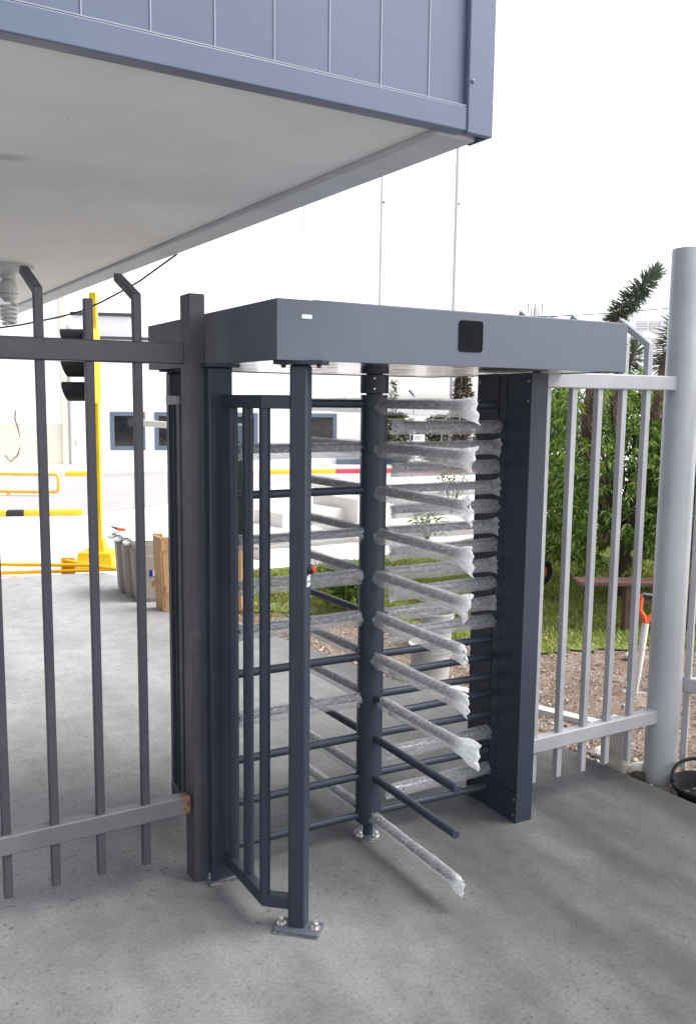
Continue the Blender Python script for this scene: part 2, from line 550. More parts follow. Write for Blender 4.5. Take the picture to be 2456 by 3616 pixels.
def hexbolt(mb, x, y, z, r=.011, h=.011):
    mb.lathe((x, y, z), [(r * 1.7, 0), (r * 1.7, .002)], 20)
    mb.lathe((x, y, z + .002), [(r, 0), (r, h - .002), (r * .8, h)], 6)
    return mb

# ------------------------------------------------------------ the setting
SLAB = [(2.55, -4.4), (2.01, -.436), (1.94, .401), (1.768, 1.779), (1.511, 3.288), (1.05, 6.183), (.965, 6.452), (.48, 6.59), (-.087, 6.633), (-7, 7.2), (-7, -9), (3.2, -9)]
def setting():
    mb = MB().add([(-400, -400, -.06), (400, -400, -.06), (400, 400, -.06), (-400, 400, -.06)], [(0, 1, 2, 3)])
    struct('ground', mb, M['dirt'], smooth=0)
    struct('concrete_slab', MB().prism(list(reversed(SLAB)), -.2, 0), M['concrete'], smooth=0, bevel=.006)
    pv = [(-60, 7.6), (-7.2, 7.25), (-.087, 6.68), (.48, 6.66), (1.0, 6.52), (1.35, 6.25), (2.4, 6.10), (3.9, 6.08), (6, 6.8), (12, 9), (40, 5), (120, -20), (120, 200), (-60, 200)]
    struct('pavement', MB().add([(x, y, -.05) for x, y in pv], [tuple(range(len(pv)))]), M['pave'], smooth=0)
    sw = [(2.78, -1.4), (8, -1.2), (40, 6), (40, -40), (-40, -40), (-40, -9.05), (3.25, -9.05), (2.66, -4.4)]
    struct('bounce_pavement', MB().add([(x, y, -.05) for x, y in reversed(sw)], [tuple(range(len(sw)))]), M['pave'], smooth=0)  # unseen pale paving, added to bounce light onto soffit and front faces
    ap = [(-20, 18.8), (1.94, 11.72), (3.2, 12.3), (8.6, 16.4), (16, 15.2), (16, 15.9), (-20, 25.35)]
    struct('asphalt_road', MB().add([(x, y, -.045) for x, y in ap], [tuple(range(len(ap)))]), M['asphalt'], smooth=0)
    ln = MB()
    for (xa, ya, xb, yb) in ((5.2, 15.9, 6.1, 17.6), (3.0, 15.4, 4.0, 18.4)):
        d = (Vector((xb, yb)) - Vector((xa, ya))).normalized() * .05
        ln.add([(xa - d.y, ya + d.x, -.041), (xa + d.y, ya - d.x, -.041), (xb + d.y, yb - d.x, -.041), (xb - d.y, yb + d.x, -.041)], [(0, 1, 2, 3)])
    struct('road_marking', ln, M['line'], smooth=0)
    rw = random.Random(3)
    lw = []
    for i in range(len(LAWN)):
        a, b = Vector(LAWN[i]), Vector(LAWN[(i + 1) % len(LAWN)])
        k = max(1, int((b - a).length / .09)) if (b - a).length < 3.2 else 1
        for j in range(k):
            p = a.lerp(b, j / k)
            if k > 1:
                p += Vector((rw.uniform(-.07, .07), rw.uniform(-.07, .07)))
            lw.append((p.x, p.y))
    struct('lawn_ground', MB().add([(x, y, -.046) for x, y in lw], [tuple(range(len(lw)))]), M['lawn'], smooth=0)
LAWN = [(1.66, 4.30), (2.06, 4.12), (2.55, 3.35), (3.2, 2.0), (4.17, 1.70), (6, .9), (12, -2), (16, 2), (12, 7.4), (6, 6.5), (3.9, 6.04), (2.4, 6.06), (1.9, 5.9)]
setting()

def inside(x, y, poly):
    c = False
    j = len(poly) - 1
    for i in range(len(poly)):
        if (poly[i][1] > y) != (poly[j][1] > y) and x < (poly[j][0] - poly[i][0]) * (y - poly[i][1]) / (poly[j][1] - poly[i][1]) + poly[i][0]:
            c = not c
        j = i
    return c

def kerbs():
    a, b = Vector((-16, 24.3)), Vector((10.0, 17.50))
    d = (b - a).normalized(); n = Vector((-d.y, d.x))
    def piece(s0, s1, mat, name, label, kind=None, w=.35, h=.06):
        p, q = a + d * s0, a + d * s1
        o = MB().prism([(p.x, p.y), (q.x, q.y), (q.x + n.x * w, q.y + n.y * w), (p.x + n.x * w, p.y + n.y * w)], -.06, h).build(name, mat, bevel=.02, smooth=0)
        o['kind'] = 'structure'
        return o
    L_ = (b - a).length
    piece(0, 19.95, M['block'], 'kerb', '')
    piece(19.953, 20.46, M['kerbyellow'], 'kerb', '')
    piece(20.463, 24.9, M['block'], 'kerb', '')
    piece(24.903, L_ - .02, M['kerbyellow'], 'kerb', '')
    piece(L_ - .017, L_ + 6, M['kerbred'], 'kerb', '')
    p = a + n * .353; q = b + d * 6 + n * .353
    struct('sidewalk', MB().prism([(p.x, p.y), (q.x, q.y), (q.x + n.x * 3, q.y + n.y * 3), (p.x + n.x * 3, p.y + n.y * 3)], -.06, .04), M['pave'], smooth=0)
    # yellow and black barrier kerb across the yard
    a, b = Vector((-6, 14.35)), Vector((1.94, 11.68))
    d = (b - a).normalized(); n = Vector((-d.y, d.x))
    t = thing('striped_kerb', (a.x, a.y, -.05), 'yellow kerb with black stripes across the far yard behind the left fence', 'kerb')
    s0 = 0.0
    L_ = (b - a).length
    k = 0
    cuts = [0, 1.2, 1.6, 3.4, 3.8, 5.5, 5.9, 7.18, 7.45, L_]
    for k in range(len(cuts) - 1):
        p, q = a + d * (cuts[k] + .002), a + d * cuts[k + 1]
        MB().prism([(p.x, p.y), (q.x, q.y), (q.x + n.x * .14, q.y + n.y * .14), (p.x + n.x * .14, p.y + n.y * .14)], -.05, .05).build('kerb_section', M['kerbblack'] if k % 2 else M['kerbyellow'], t, bevel=.02, smooth=0)
kerbs()

# --------------------------------------------------- overhanging building
def overhang():
    Z = 2.7
    cx, cy = .311, -.857
    rt = rad(1.7)
    t = thing('overhanging_building', (cx, cy, 0), 'overhanging building corner with blue grey panel cladding and pale soffit', 'building')
    def b(mb, x0, x1, y0, y1, z0, z1):
        return mb.box(cx + x0, cx + x1, cy + y0, cy + y1, z0, z1, rt, (cx, cy, 0))
    W, D = 4.2, 11
    core = b(MB(), -W, -.012, .012, D, Z + .065, 6)
    core.build('cladding', M['clad'], t, smooth=0)
    # bottom trim on the front and the corner post
    b(MB(), -W, -.095, -.004, .05, Z + .002, Z + .072).build('bottom_trim', M['clad'], t, bevel=.004)
    c = MB(); b(c, -.095, .003, -.008, .012, Z - .004, 6); b(c, -.012, .003, .012, .10, Z - .004, 6)
    c.build('corner_trim', M['clad'], t, bevel=.004)
    b(MB(), -.030, 0.0, .1, D, Z + .002, Z + .10).build('side_trim', M['clad'], t, bevel=.004)
    # pale joint lines
    j = MB()
    for k in range(24):
        x = -.228 - .1665 * k
        b(j, x - .0016, x + .0016, .0095, .02, Z + .074, 6)
    j.build('panel_joint', M['groove'], t, smooth=0)
    b(MB(), -W, -.097, -.003, .004, Z + .0725, Z + .0755).build('drip_line', M['groove'], t, smooth=0)
    # soffit with a lowered rim
    b(MB(), -W, -.16, .05, D, Z + .018, Z + .06).build('soffit', M['soffit'], t, smooth=0)
    s = MB(); b(s, -.158, -.004, .055, D, Z - .002, Z + .05)
    s.build('soffit_rim', M['soffedge'], t, bevel=.012, seg=3)
    b(MB(), -W, -.16, .012, .048, Z + .004, Z + .05).build('front_rim', M['soffedge'], t, bevel=.008)
    for z in (Z + .145, Z + .75, Z + 1.5):
        s = MB()
        T = Matrix.Translation((cx, cy, 0)) @ Matrix.Rotation(rt, 4, 'Z') @ Matrix.Translation((-.081, -.0085, z)) @ Matrix.Rotation(rad(90), 4, 'X')
        s.lathe(None, [(.006, 0), (.006, .003), (.003, .0045)], 12, T)
        s.build('screw', M['clad'], t)
    b(MB(), -W, -2.95, 1.05, D, -.05, Z + .012).build('wall', M['clad'], t, smooth=0)  # unseen wall, added dark and close to block light from the left
overhang()

def ceiling_lamp():
    x, y, Z = -.488, 2.926, 2.7175
    t = thing('ceiling_lamp', (x, y, Z), 'white spiral bulb in a round holder under the soffit', 'lamp')
    MB().lathe((x, y, Z), [(.158, 0), (.16, -.022), (.14, -.04), (.075, -.052), (.05, -.06), (.046, -.085)], 40).build('lampholder', M['ceramic'], t)
    MB().lathe((x, y, Z - .083), [(.030, 0), (.046, -.015), (.055, -.06), (.055, -.115), (.040, -.125), (.030, -.14)], 32).build('ballast', M['ceramic'], t)
    for k in range(14):
        a = 2 * math.pi * k / 14
        s = MB()
        s.box(x + .0552 * math.cos(a) - .006, x + .0552 * math.cos(a) + .006, y + .0552 * math.sin(a) - .002, y + .0552 * math.sin(a) + .002, Z - .177, Z - .172, a + math.pi / 2)
        s.build('vent_slot', M['black'], t, smooth=0)
    pts = []
    for k in range(150):
        a = 2 * math.pi * k / 32
        r = .046 * (1 - .25 * (k / 150) ** 2)
        pts.append((x + r * math.cos(a), y + r * math.sin(a), Z - .24 - .125 * k / 150))
    s = MB().tube(pts, .0115, 12)
    s.tube([(x, y, Z - .20), (x + .02, y, Z - .225), pts[0]], .012, 12)
    s.build('bulb', M['bulb'], t)
ceiling_lamp()

def cable():
    pts = [(.252, 1.86, 2.712), (.174, 1.967, 2.643), (.105, 2.08, 2.578), (.027, 2.209, 2.523), (-.06, 2.34, 2.467), (-.145, 2.467, 2.422), (-.236, 2.60, 2.393), (-.326, 2.738, 2.373), (-.43, 2.88, 2.351), (-.534, 3.026, 2.337), (-1.2, 3.9, 2.33), (-2, 5, 2.45)]
    tag(MB().tube(pts, .0055, 8).build('hanging_cable', M['cable']), 'thin black cable sagging from the soffit edge past the fence tops', 'cable')
cable()

# --------------------------------------------------------------- turnstile
TX, TY = .467, .05
TS = thing('turnstile', (TX, TY, 0), 'dark grey full height turnstile with bubble wrapped rotor arms', 'turnstile')
LEV = [.107 + .178 * k for k in range(11)]          # from the lowest
CZ0, CZ1 = 2.027, 2.223
CX0, CX1, CY0, CY1 = -.2216, 1.353, -.471, .895

def canopy():
    T = .004
    c = MB()
    c.box(CX0, CX1, CY0, CY0 + T, CZ0, CZ1)
    c.box(CX0, CX1, CY1 - T, CY1, CZ0, CZ1)
    c.box(CX0, CX0 + T, CY0 + T, CY1 - T, CZ0, CZ1)
    c.box(CX1 - T, CX1, CY0 + T, CY1 - T, CZ0, CZ1)
    c.box(CX0 + T, CX1 - T, CY0 + T, CY1 - T, CZ1 - .006, CZ1 - .001)
    can = c.build('canopy', M['cano'], TS, bevel=.002)
    MB().box(CX0 + .15, CX1 - .02, CY0 + .03, CY1 - .03, CZ1, CZ1 + .006).build('canopy_lid', M['cano'], TS, bevel=.002)
    u = MB().box(CX0 + .008, CX1 - .008, CY0 + .012, CY1 - .012, CZ0 + .004, CZ0 + .012)
    u.build('underside_panel', M['under'], can, smooth=0)
    # status display
    def rrect(x0, x1, z0, z1, r, y0, y1):
        pts = []
        for (px, pz, a0) in ((x1 - r, z0 + r, -90), (x1 - r, z1 - r, 0), (x0 + r, z1 - r, 90), (x0 + r, z0 + r, 180)):
            for k in range(6):
                a = rad(a0 + 90 * k / 5)
                pts.append((px + r * math.cos(a), pz + r * math.sin(a)))
        n = len(pts)
        m = MB()
        return m.add([(x, y0, z) for x, z in pts] + [(x, y1, z) for x, z in pts], [tuple(range(n)), tuple(reversed(range(n, 2 * n)))] + [(k, k + n, (k + 1) % n + n, (k + 1) % n) for k in range(n)])
    d = rrect(.500, .609, 2.080, 2.192, .012, CY0 - .003, CY0 + .001).build('status_display', M['glassblack'], can)
    l = rrect(-.133, -.096, 2.163, 2.176, .003, CY0 - .002, CY0 + .001).build('nameplate', M['white'], can)
canopy()

def square_post(x, y, sx, sy, rot, pl, plrot, top=True, base=True):
    p = MB().box(x - sx / 2, x + sx / 2, y - sy / 2, y + sy / 2, .008, 2.016, rot).build('post', M['turn'], TS, bevel=.008, seg=3)
    cx, cy, L, Wd = pl
    if base:
        b = MB().box(cx - L / 2, cx + L / 2, cy - Wd / 2, cy + Wd / 2, 0, .017, plrot).build('base_plate', M['plate'], p, bevel=.005, seg=3)
        for s in (-1, 1):
            dx, dy = s * (L / 2 - .021) * math.cos(plrot), s * (L / 2 - .021) * math.sin(plrot)
            hexbolt(MB(), cx + dx, cy + dy, .017, .0105, .02).build('bolt', M['zinc'], p)
    if top:
        MB().box(cx - L / 2, cx + L / 2, cy - Wd / 2, cy + Wd / 2, 2.016, CZ0 + .003, plrot).build('top_plate', M['turn'], p, bevel=.002)
        for s in (-1, 1):
            bb = MB()
            dx, dy = s * (L / 2 - .024) * math.cos(plrot), s * (L / 2 - .024) * math.sin(plrot)
            T = Matrix.Translation((cx + dx, cy + dy, 2.0158)) @ Matrix.Rotation(math.pi, 4, 'X')
            bb.lathe(None, [(.009, 0), (.009, .010)], 6, T)
            bb.build('top_bolt', M['turn'], p)
    return p

def posts():
    p = square_post(-.1025, -.408, .061, .074, rad(-42), (-.112, -.428, .170, .086), rad(-42))
    # request button and sticker on the right face
    ang = rad(-42)
    ux, uy = math.cos(ang), math.sin(ang)                 # across
    nx, ny = ux, uy                                        # right face normal
    cx, cy = -.1025 + nx * .0306, -.408 + ny * .0306
    T = Matrix.Translation((cx, cy, 1.322)) @ Vector((nx, ny, 0)).to_track_quat('Z', 'Y').to_matrix().to_4x4()
    MB().lathe(None, [(.0175, -.001), (.0175, .014), (.015, .017)], 28, T).build('button_housing', M['black'], p)
    MB().lathe(None, [(.0125, .0168), (.0125, .021), (.010, .0235), (0, .0245)], 28, T).build('push_button', M['red'], p)
    q = MB()
    tx, ty = -uy, ux
    def face(a0, a1, z0, z1, off, m=None):
        m = m or MB()
        m.add([(cx + tx * a0 + nx * off, cy + ty * a0 + ny * off, z0), (cx + tx * a1 + nx * off, cy + ty * a1 + ny * off, z0), (cx + tx * a1 + nx * off, cy + ty * a1 + ny * off, z1), (cx + tx * a0 + nx * off, cy + ty * a0 + ny * off, z1)], [(0, 1, 2, 3)])
        return m
    face(-.022, .020, 1.262, 1.302, .0004).build('sticker', M['white'], p, smooth=0)
    m = MB()
    for a0, a1 in ((-.016, -.010), (-.008, -.005), (-.003, .004), (.006, .009), (.011, .015)):
        face(a0, a1, 1.274, 1.282, .0008, m)
    m.build('sticker_print', M['ink'], p, smooth=0)
    square_post(-.2275, .035, .095, .07, 0, (-.222, .030, .135, .085), 0)
    square_post(-.13, .80, .066, .066, 0, (-.13, .80, .157, .078), rad(45))
    # near guide cage
    for z, nm in ((.10, 'cage_rail'), (1.8925, 'cage_rail')):
        r = MB().sweep([(-.207, .00, z), (-.200, -.335, z), (-.128, -.398, z)], .046, .038, (0, 0, 1))
        r.build(nm, M['turn'], TS, bevel=.003)
    for y in (-.045, -.185, -.33):
        MB().tube([(-.2, y, .115), (-.2, y, 1.876)], .0195, 20).build('cage_bar', M['turn'], TS)
    # far guide cage
    for z in (.10, 1.8925):
        MB().sweep([(-.178, .532, z), (-.172, .74, z), (-.13, .80, z)], .04, .04, (0, 0, 1)).build('cage_rail', M['turn'], TS, bevel=.003)
    MB().box(-.199, -.152, .540, .592, .06, 1.8735).build('cage_end_post', M['turn'], TS, bevel=.004)
    for y in (.650, .715):
        MB().tube([(-.174, y, .115), (-.174, y, 1.876)], .0165, 20).build('cage_bar', M['turn'], TS)
posts()

def rotor():
    p = MB().lathe((TX, TY, 0), [(.048, .070), (.056, .078), (.056, 1.924)], 48).build('rotor_pole', M['turn'], TS)
    MB().lathe((TX, TY, 0), [(.034, 1.9235), (.034, 2.026)], 40).build('pole_core', M['turn'], p)
    MB().lathe((TX, TY, 0), [(.059, 1.930), (.059, 2.005)], 48).build('pole_collar', M['turn'], p, bevel=.002)
    MB().lathe((TX, TY, 0), [(.059, 2.011), (.059, 2.0305)], 48).build('pole_cap', M['turn'], p)
    a = rad(-121)
    for z in (1.948, 1.99):
        s = MB()
        T = Matrix.Translation((TX + .0588 * math.cos(a), TY + .0588 * math.sin(a), z)) @ Vector((math.cos(a), math.sin(a), 0)).to_track_quat('Z', 'Y').to_matrix().to_4x4()
        s.lathe(None, [(.0045, 0), (.0045, .0015), (.002, .002)], 14, T)
        s.build('collar_screw', M['zinc'], p)
    MB().lathe((TX, TY, 0), [(.022, .009), (.022, .078)], 28).build('pivot_shaft', M['turn'], p)
    MB().lathe((TX, TY - .0, 0), [(.060, 0), (.063, .003), (.063, .011), (.060, .014)], 48).build('pivot_base', M['plate'], p)
    for a in (rad(195), rad(-70), rad(60)):
        b = hexbolt(MB(), TX + .047 * math.cos(a), TY + .047 * math.sin(a), .014, .009, .02)
        b.build('bolt', M['zinc'], p)
rotor()

def arm_mesh(r, x0, x1):
    m = MB()
    n = 24
    T = Matrix.Rotation(rad(90), 4, 'Y')
    m.lathe(None, [(r, x0), (r, x1 - .002), (r - .002, x1)], n, T)
    return m

def sleeve_mesh(seed, x0, x1, flap=.07, flare=.052, droop=.02, R0=.0285, sag=.009, twist=0, backcap=False):
    rnd = random.Random(seed)
    n = 28
    step = .009
    Ls = x1 - x0
    N_ = max(8, int(Ls / step))
    F_ = max(4, int(flap / .008))
    ph = [rnd.uniform(0, 6.28) for _ in range(8)]
    vs, uvs, dens = [], [], []
    rings = N_ + F_ + 1
    for i in range(rings):
        if i <= N_:
            x = x0 + Ls * i / N_; t = 0
        else:
            t = (i - N_) / F_; x = x1 + flap * t
        for k in range(n):
            a = 2 * math.pi * k / n
            w = .0014 * math.sin(17 * x + 2 * a + ph[0]) + .0007 * math.sin(61 * x + 3 * a + ph[1]) + rnd.uniform(-.0004, .0004)
            end = max(0, 1 - (x - x0) / .02)
            r = R0 + w + .003 * end * math.sin(5 * a + ph[3])
            yy, zz = r * math.cos(a), r * math.sin(a)
            xx = x
            if i == 0:
                xx += rnd.uniform(-.006, .006)
            # gathered, flattened end
            pre = min(1, max(0, (x - (x1 - .045)) / .045)) if t == 0 else 1
            e = .35 * pre * pre + .65 * t if t else .35 * pre * pre
            if e > 0:
                hh = R0 * (1 - e) + flare * e
                ww = R0 * (1 - e) + .0045 * e
                zz = zz / r * hh + .006 * e * math.sin(9 * x * 6 + 3 * a + ph[4])
                yy = yy / r * ww + e * .007 * math.sin(4.0 * zz / flare * 2 + ph[5])
                zz -= droop * e * e
                xx += t * t * (.002 * math.sin(60 * zz + ph[6]) + rnd.uniform(-.001, .001) + (.13 * zz * math.sin(ph[7])))
            ct, st = math.cos(twist * e), math.sin(twist * e)
            yy, zz = yy * ct - zz * st, yy * st + zz * ct
            vs.append((xx, yy, zz - sag))
            uvs.append((x, k / n * 2 * math.pi * R0))
            dens.append(min(1, e * 1.25))
    fs, fuv = [], []
    for i in range(rings - 1):
        for k in range(n):
            a, b = i * n + k, i * n + (k + 1) % n
            fs.append((a, b, b + n, a + n))
            u0, u1 = uvs[a][0], uvs[a + n][0]
            v0 = k / n * 2 * math.pi * R0; v1 = (k + 1) / n * 2 * math.pi * R0
            fuv += [(u0, v0), (u0, v1), (u1, v1), (u1, v0)]
    return vs, fs, fuv, dens

def place_sleeve(parent, **kw):
    vs, fs, fuv, dens = sleeve_mesh(**kw)
    me = bpy.data.meshes.new('bubble_wrap_sleeve')
    me.from_pydata(vs, [], fs)
    uv = me.uv_layers.new(name='UVMap')
    for k, c in enumerate(fuv):
        uv.data[k].uv = c
    at = me.attributes.new('layers', 'FLOAT', 'POINT')
    at.data.foreach_set('value', dens)
    me.shade_smooth()
    me.materials.append(M['bubble'])
    o = bpy.data.objects.new('bubble_wrap_sleeve', me)
    COL.objects.link(o)
    o.parent = parent
    return o

def arms():
    mesh = None
    def arm(name, loc, ang, r, x0, x1):
        m = arm_mesh(r, x0, x1).build(name, M['turn'], None)
        m.parent = TS
        m.location = Vector(loc) - ORIGIN[TS.name]
        m.rotation_euler = (0, 0, ang)
        return m
    # level 1 is the top one; W = wrapped
    wings = (('A', -89.3, 'WWWWWWWWBBW'), ('B', 178.6, 'BWBWWWBWBBB'), ('C', 92.6, 'WWWWWBWWBWW'), ('D', -3.2, 'BWWWWWBBBBB'))
    rnd = random.Random(5)
    for nm, ang, code in wings:
        for k, ch in enumerate(code):
            z = LEV[10 - k]
            o = arm('rotor_arm', (TX, TY, z), rad(ang), .0172, .040, .625)
            if ch == 'W':
                sd = rnd.randint(0, 9999)
                if nm == 'A':
                    fl = {0: (.045, .046, .016, .060), 1: (.035, .050, .008, .060), 2: (.025, .052, .012, .060), 3: (.045, .048, .022, .060), 4: (.035, .050, .016, .060), 5: (.020, .030, .020, .060), 6: (.045, .036, .032, .058), 7: (.115, .046, .010, .105), 10: (.050, .030, .014, .055)}[k]
                    place_sleeve(o, seed=sd, x0=fl[3], x1=.625, flap=fl[0], flare=fl[1] + .006, droop=fl[2] * .55, twist=rnd.uniform(-.25, .25), R0=.0335 if k < 7 else .027, sag=.010 if k < 7 else .006)
                elif nm == 'B':
                    place_sleeve(o, seed=sd, x0=.058 if k != 1 else .075, x1=.60, flap=.02, flare=.034, droop=.008, twist=rnd.uniform(-.2, .2), R0=.0325, sag=.009)
                elif nm == 'C':
                    place_sleeve(o, seed=sd, x0=.07, x1=.58, flap=.03, flare=.034, droop=.008, R0=.0305, sag=.007)
                else:
                    place_sleeve(o, seed=sd, x0=.062, x1=.628, flap=.018 + .008 * rnd.random(), flare=.036 + .008 * rnd.random(), droop=.004, R0=.0315, sag=.009)
    # fixed comb arms, free ends towards the pole
    code = 'WWWWWWBBWW'
    for k, ch in enumerate(code):
        z = LEV[10 - k] - .089
        o = arm('comb_arm', (1.112, .034, z), math.pi, .0172, -.018, .552)
        if ch == 'W':
            place_sleeve(o, seed=rnd.randint(0, 9999), x0=.004, x1=.553, flap=.012, flare=.034, droop=.002, R0=.031, sag=.008)
arms()

def comb_column():
    x0, x1, y0, y1 = 1.112, 1.205, -.178, .192
    t = .003
    c = MB()
    c.box(x0, x1, y0, y0 + t, 0, 2.026)
    c.box(x0, x1, y1 - t, y1, 0, 2.026)
    c.box(x1 - t, x1, y0 + t, y1 - t, 0, 2.026)
    # inner face: two panels and a groove on either side of the comb strip, plinth cover below
    c.box(x0, x0 + t, y0 + t, -.024, .142, 2.026)
    c.box(x0, x0 + t, .036, y1 - t, .142, 2.026)
    c.box(x0, x0 + t, -.0205, .030, .142, 2.026)
    c.box(x0 - .0012, x0 + t, y0 + t, y1 - t, 0.0, .139)
    col = c.build('comb_column', M['turn'], TS, bevel=.0015)
    for y in (y0 + .018, y1 - .018):
        for z in (.035, .108, 1.905, 1.99):
            s = MB()
            T = Matrix.Translation((x0 - .0012 * (z < .14), y, z)) @ Vector((-1, 0, 0)).to_track_quat('Z', 'Y').to_matrix().to_4x4()
            s.lathe(None, [(.0055, 0), (.0055, .0012), (.0028, .0014), (.0028, .0006)], 14, T)
            s.build('column_screw', M['zinc'], col)
comb_column()

# -------------------------------------------------------------- left fence
def left_fence():
    t = thing('dark_fence', (-.6, .075, 0), 'charcoal steel bar fence with bent bar tops left of the turnstile', 'fence', None)
    MB().box(-.331, -.269, .046, .144, 0, 2.281).build('end_post', M['fence'], t, bevel=.004)
    MB().box(-2.6, -.349, .049, .100, 2.024, 2.100).build('rail', M['fence'], t, bevel=.005)
    MB().box(-2.6, -.343, .049, .100, .290, .363).build('rail', M['rustrail'], t, bevel=.006)
    y = .0755
    for k in range(11):
        x = [-.516, -.6865, -.8525, -1.0175][k] if k < 4 else -1.0175 - .166 * (k - 3)
        w = .030
        if k % 2 == 0:
            m = MB().sweep([(x, y, .118 + .004 * (k % 3)), (x, y, 2.257), (x, y + .235, 2.352)], w, w, (1, 0, 0))
        else:
            m = MB().box(x - w / 2, x + w / 2, y - w / 2, y + w / 2, .123, 2.240)
        m.build('bar', M['fence'], t, bevel=.003)
left_fence()

# ------------------------------------------------------------- right fence
def right_fences():
    t = thing('grey_fence', (1.6, -.075, 0), 'light grey steel bar fence between turnstile column and round post', 'fence')
    MB().box(1.225, 2.118, -.101, -.050, 1.966, 2.036).build('rail', M['fencesunlit'], t, bevel=.006)
    MB().box(1.225, 2.118, -.101, -.050, .268, .340).build('rail', M['fencesunlit'], t, bevel=.006)
    w = .031
    y = -.0755
    for k, x in enumerate((1.925, 1.765, 1.608, 1.448, 1.290)):
        z0 = (.10, .118, .112, .118, .12)[k]
        if k % 2 == 0:
            m = MB().sweep([(x, y, z0), (x, y, 2.180), (x, y + .19, 2.306)], w, w, (1, 0, 0))
        else:
            m = MB().box(x - w / 2, x + w / 2, y - w / 2, y + w / 2, z0, 2.172)
        m.build('bar', M['fencesunlit'], t, bevel=.003)
    p = thing('round_post', (2.182, -.07, -.2), 'tall round blue grey steel post at the right fence corner', 'post')
    MB().lathe((2.182, -.07, 0), [(.084, -.2), (.084, 2.645), (.080, 2.651)], 64).build('post_tube', M['post'], p)
    t = thing('side_fence', (2.27, -.6, -.1), 'grey steel bar fence running from the round post out of frame', 'fence')
    a, b = Vector((2.262, -.03)), Vector((3.30, -2.41))
    d = (b - a).normalized()
    n = Vector((-d.y, d.x))
    def pz(q, z): return (q.x, q.y, z)
    for z in (.455, 2.0):
        MB().bar(pz(a, z), pz(b, z), .05, .075).build('rail', M['fencesunlit'], t, bevel=.005)
    for k in range(14):
        q = a + d * (.095 + .165 * k)
        MB().bar(pz(q, .0), pz(q, 2.2), .031, .031, (d.x, d.y, 0)).build('bar', M['fencesunlit'], t, bevel=.003)
right_fences()

# ------------------------------------------------- things in the yard left
R_RIGHT = Vector((math.cos(.521), -math.sin(.521), 0))      # across the view of someone at the gate
def traffic_light():
    px, py = 1.06, 7.05
    t = thing('traffic_light', (px, py, -.05), 'yellow pole traffic light with three black hoods behind the dark fence', 'traffic light')
    MB().box(px - .04, px + .04, py - .04, py + .04, .15, 3.06, -.521).build('pole', M['yellow'], t, bevel=.004)
    b = MB()
    def fr(h, z): return [Vector((px, py, z)) + R_RIGHT * i * h + Vector((-R_RIGHT.y, R_RIGHT.x, 0)) * j * h for i, j in ((-1, -1), (1, -1), (1, 1), (-1, 1))]
    b.add(fr(.205, -.05) + fr(.195, .15), [(0, 3, 2, 1), (4, 5, 6, 7), (0, 1, 5, 4), (1, 2, 6, 5), (2, 3, 7, 6), (3, 0, 4, 7)])
    b.build('concrete_base', M['yellow'], t, bevel=.012)
    b = MB()
    b.add(fr(.085, .15) + fr(.04, .33), [(0, 3, 2, 1), (4, 5, 6, 7), (0, 1, 5, 4), (1, 2, 6, 5), (2, 3, 7, 6), (3, 0, 4, 7)])
    b.build('foot_gusset', M['yellow'], t, bevel=.003)
    c = Vector((px, py, 0)) - R_RIGHT * .012
    MB().box(c.x - .07, c.x + .045, c.y - .13, c.y + .13, 1.83, 2.66, -.521).build('housing', M['amber'], t, bevel=.01)
    for z in (2.55, 2.235, 1.965):
        o = Vector((px, py, z)) - R_RIGHT * .072
        T = Matrix.Translation(o) @ (-R_RIGHT).to_track_quat('Z', 'X').to_matrix().to_4x4()
        m = MB()
        n = 28
        prof_o, prof_i = [], []
        # hood: a tube cut slantwise so that its underside is shorter
        ring = []
        for (r, base) in ((.108, 1), (.100, 0)):
            for end in (0, 1):
                for k in range(n):
                    a = 2 * math.pi * k / n
                    q = T @ Vector((r * math.cos(a), r * math.sin(a), 0))
                    up = (q.z - z) / r
                    ln = (.263 + .035 * up) * end
                    ring.append(q - R_RIGHT * ln)
        f = []
        for k in range(n):
            k2 = (k + 1) % n
            f += [(k, k2, n + k2, n + k), (2 * n + k, 3 * n + k, 3 * n + k2, 2 * n + k2), (n + k, n + k2, 3 * n + k2, 3 * n + k)]
        m.add(ring, f)
        h = m.build('lamp_hood', M['tub'], t)
        m = MB().lathe(None, [(.099, .0), (.099, .004), (.06, .02), (0, .026)], 24, T)
        m.build('lens', M['glassblack'], h)
traffic_light()

def tube_bend(pts, r, k=5):
    """round the corners of a polyline"""
    out = [Vector(pts[0])]
    for i in range(1, len(pts) - 1):
        a, b, c = Vector(pts[i - 1]), Vector(pts[i]), Vector(pts[i + 1])
        p = b + (a - b).normalized() * r
        q = b + (c - b).normalized() * r
        for j in range(k + 1):
            s = j / k
            out.append(p * (1 - s) ** 2 + b * 2 * s * (1 - s) + q * s * s)
    out.append(Vector(pts[-1]))
    return out

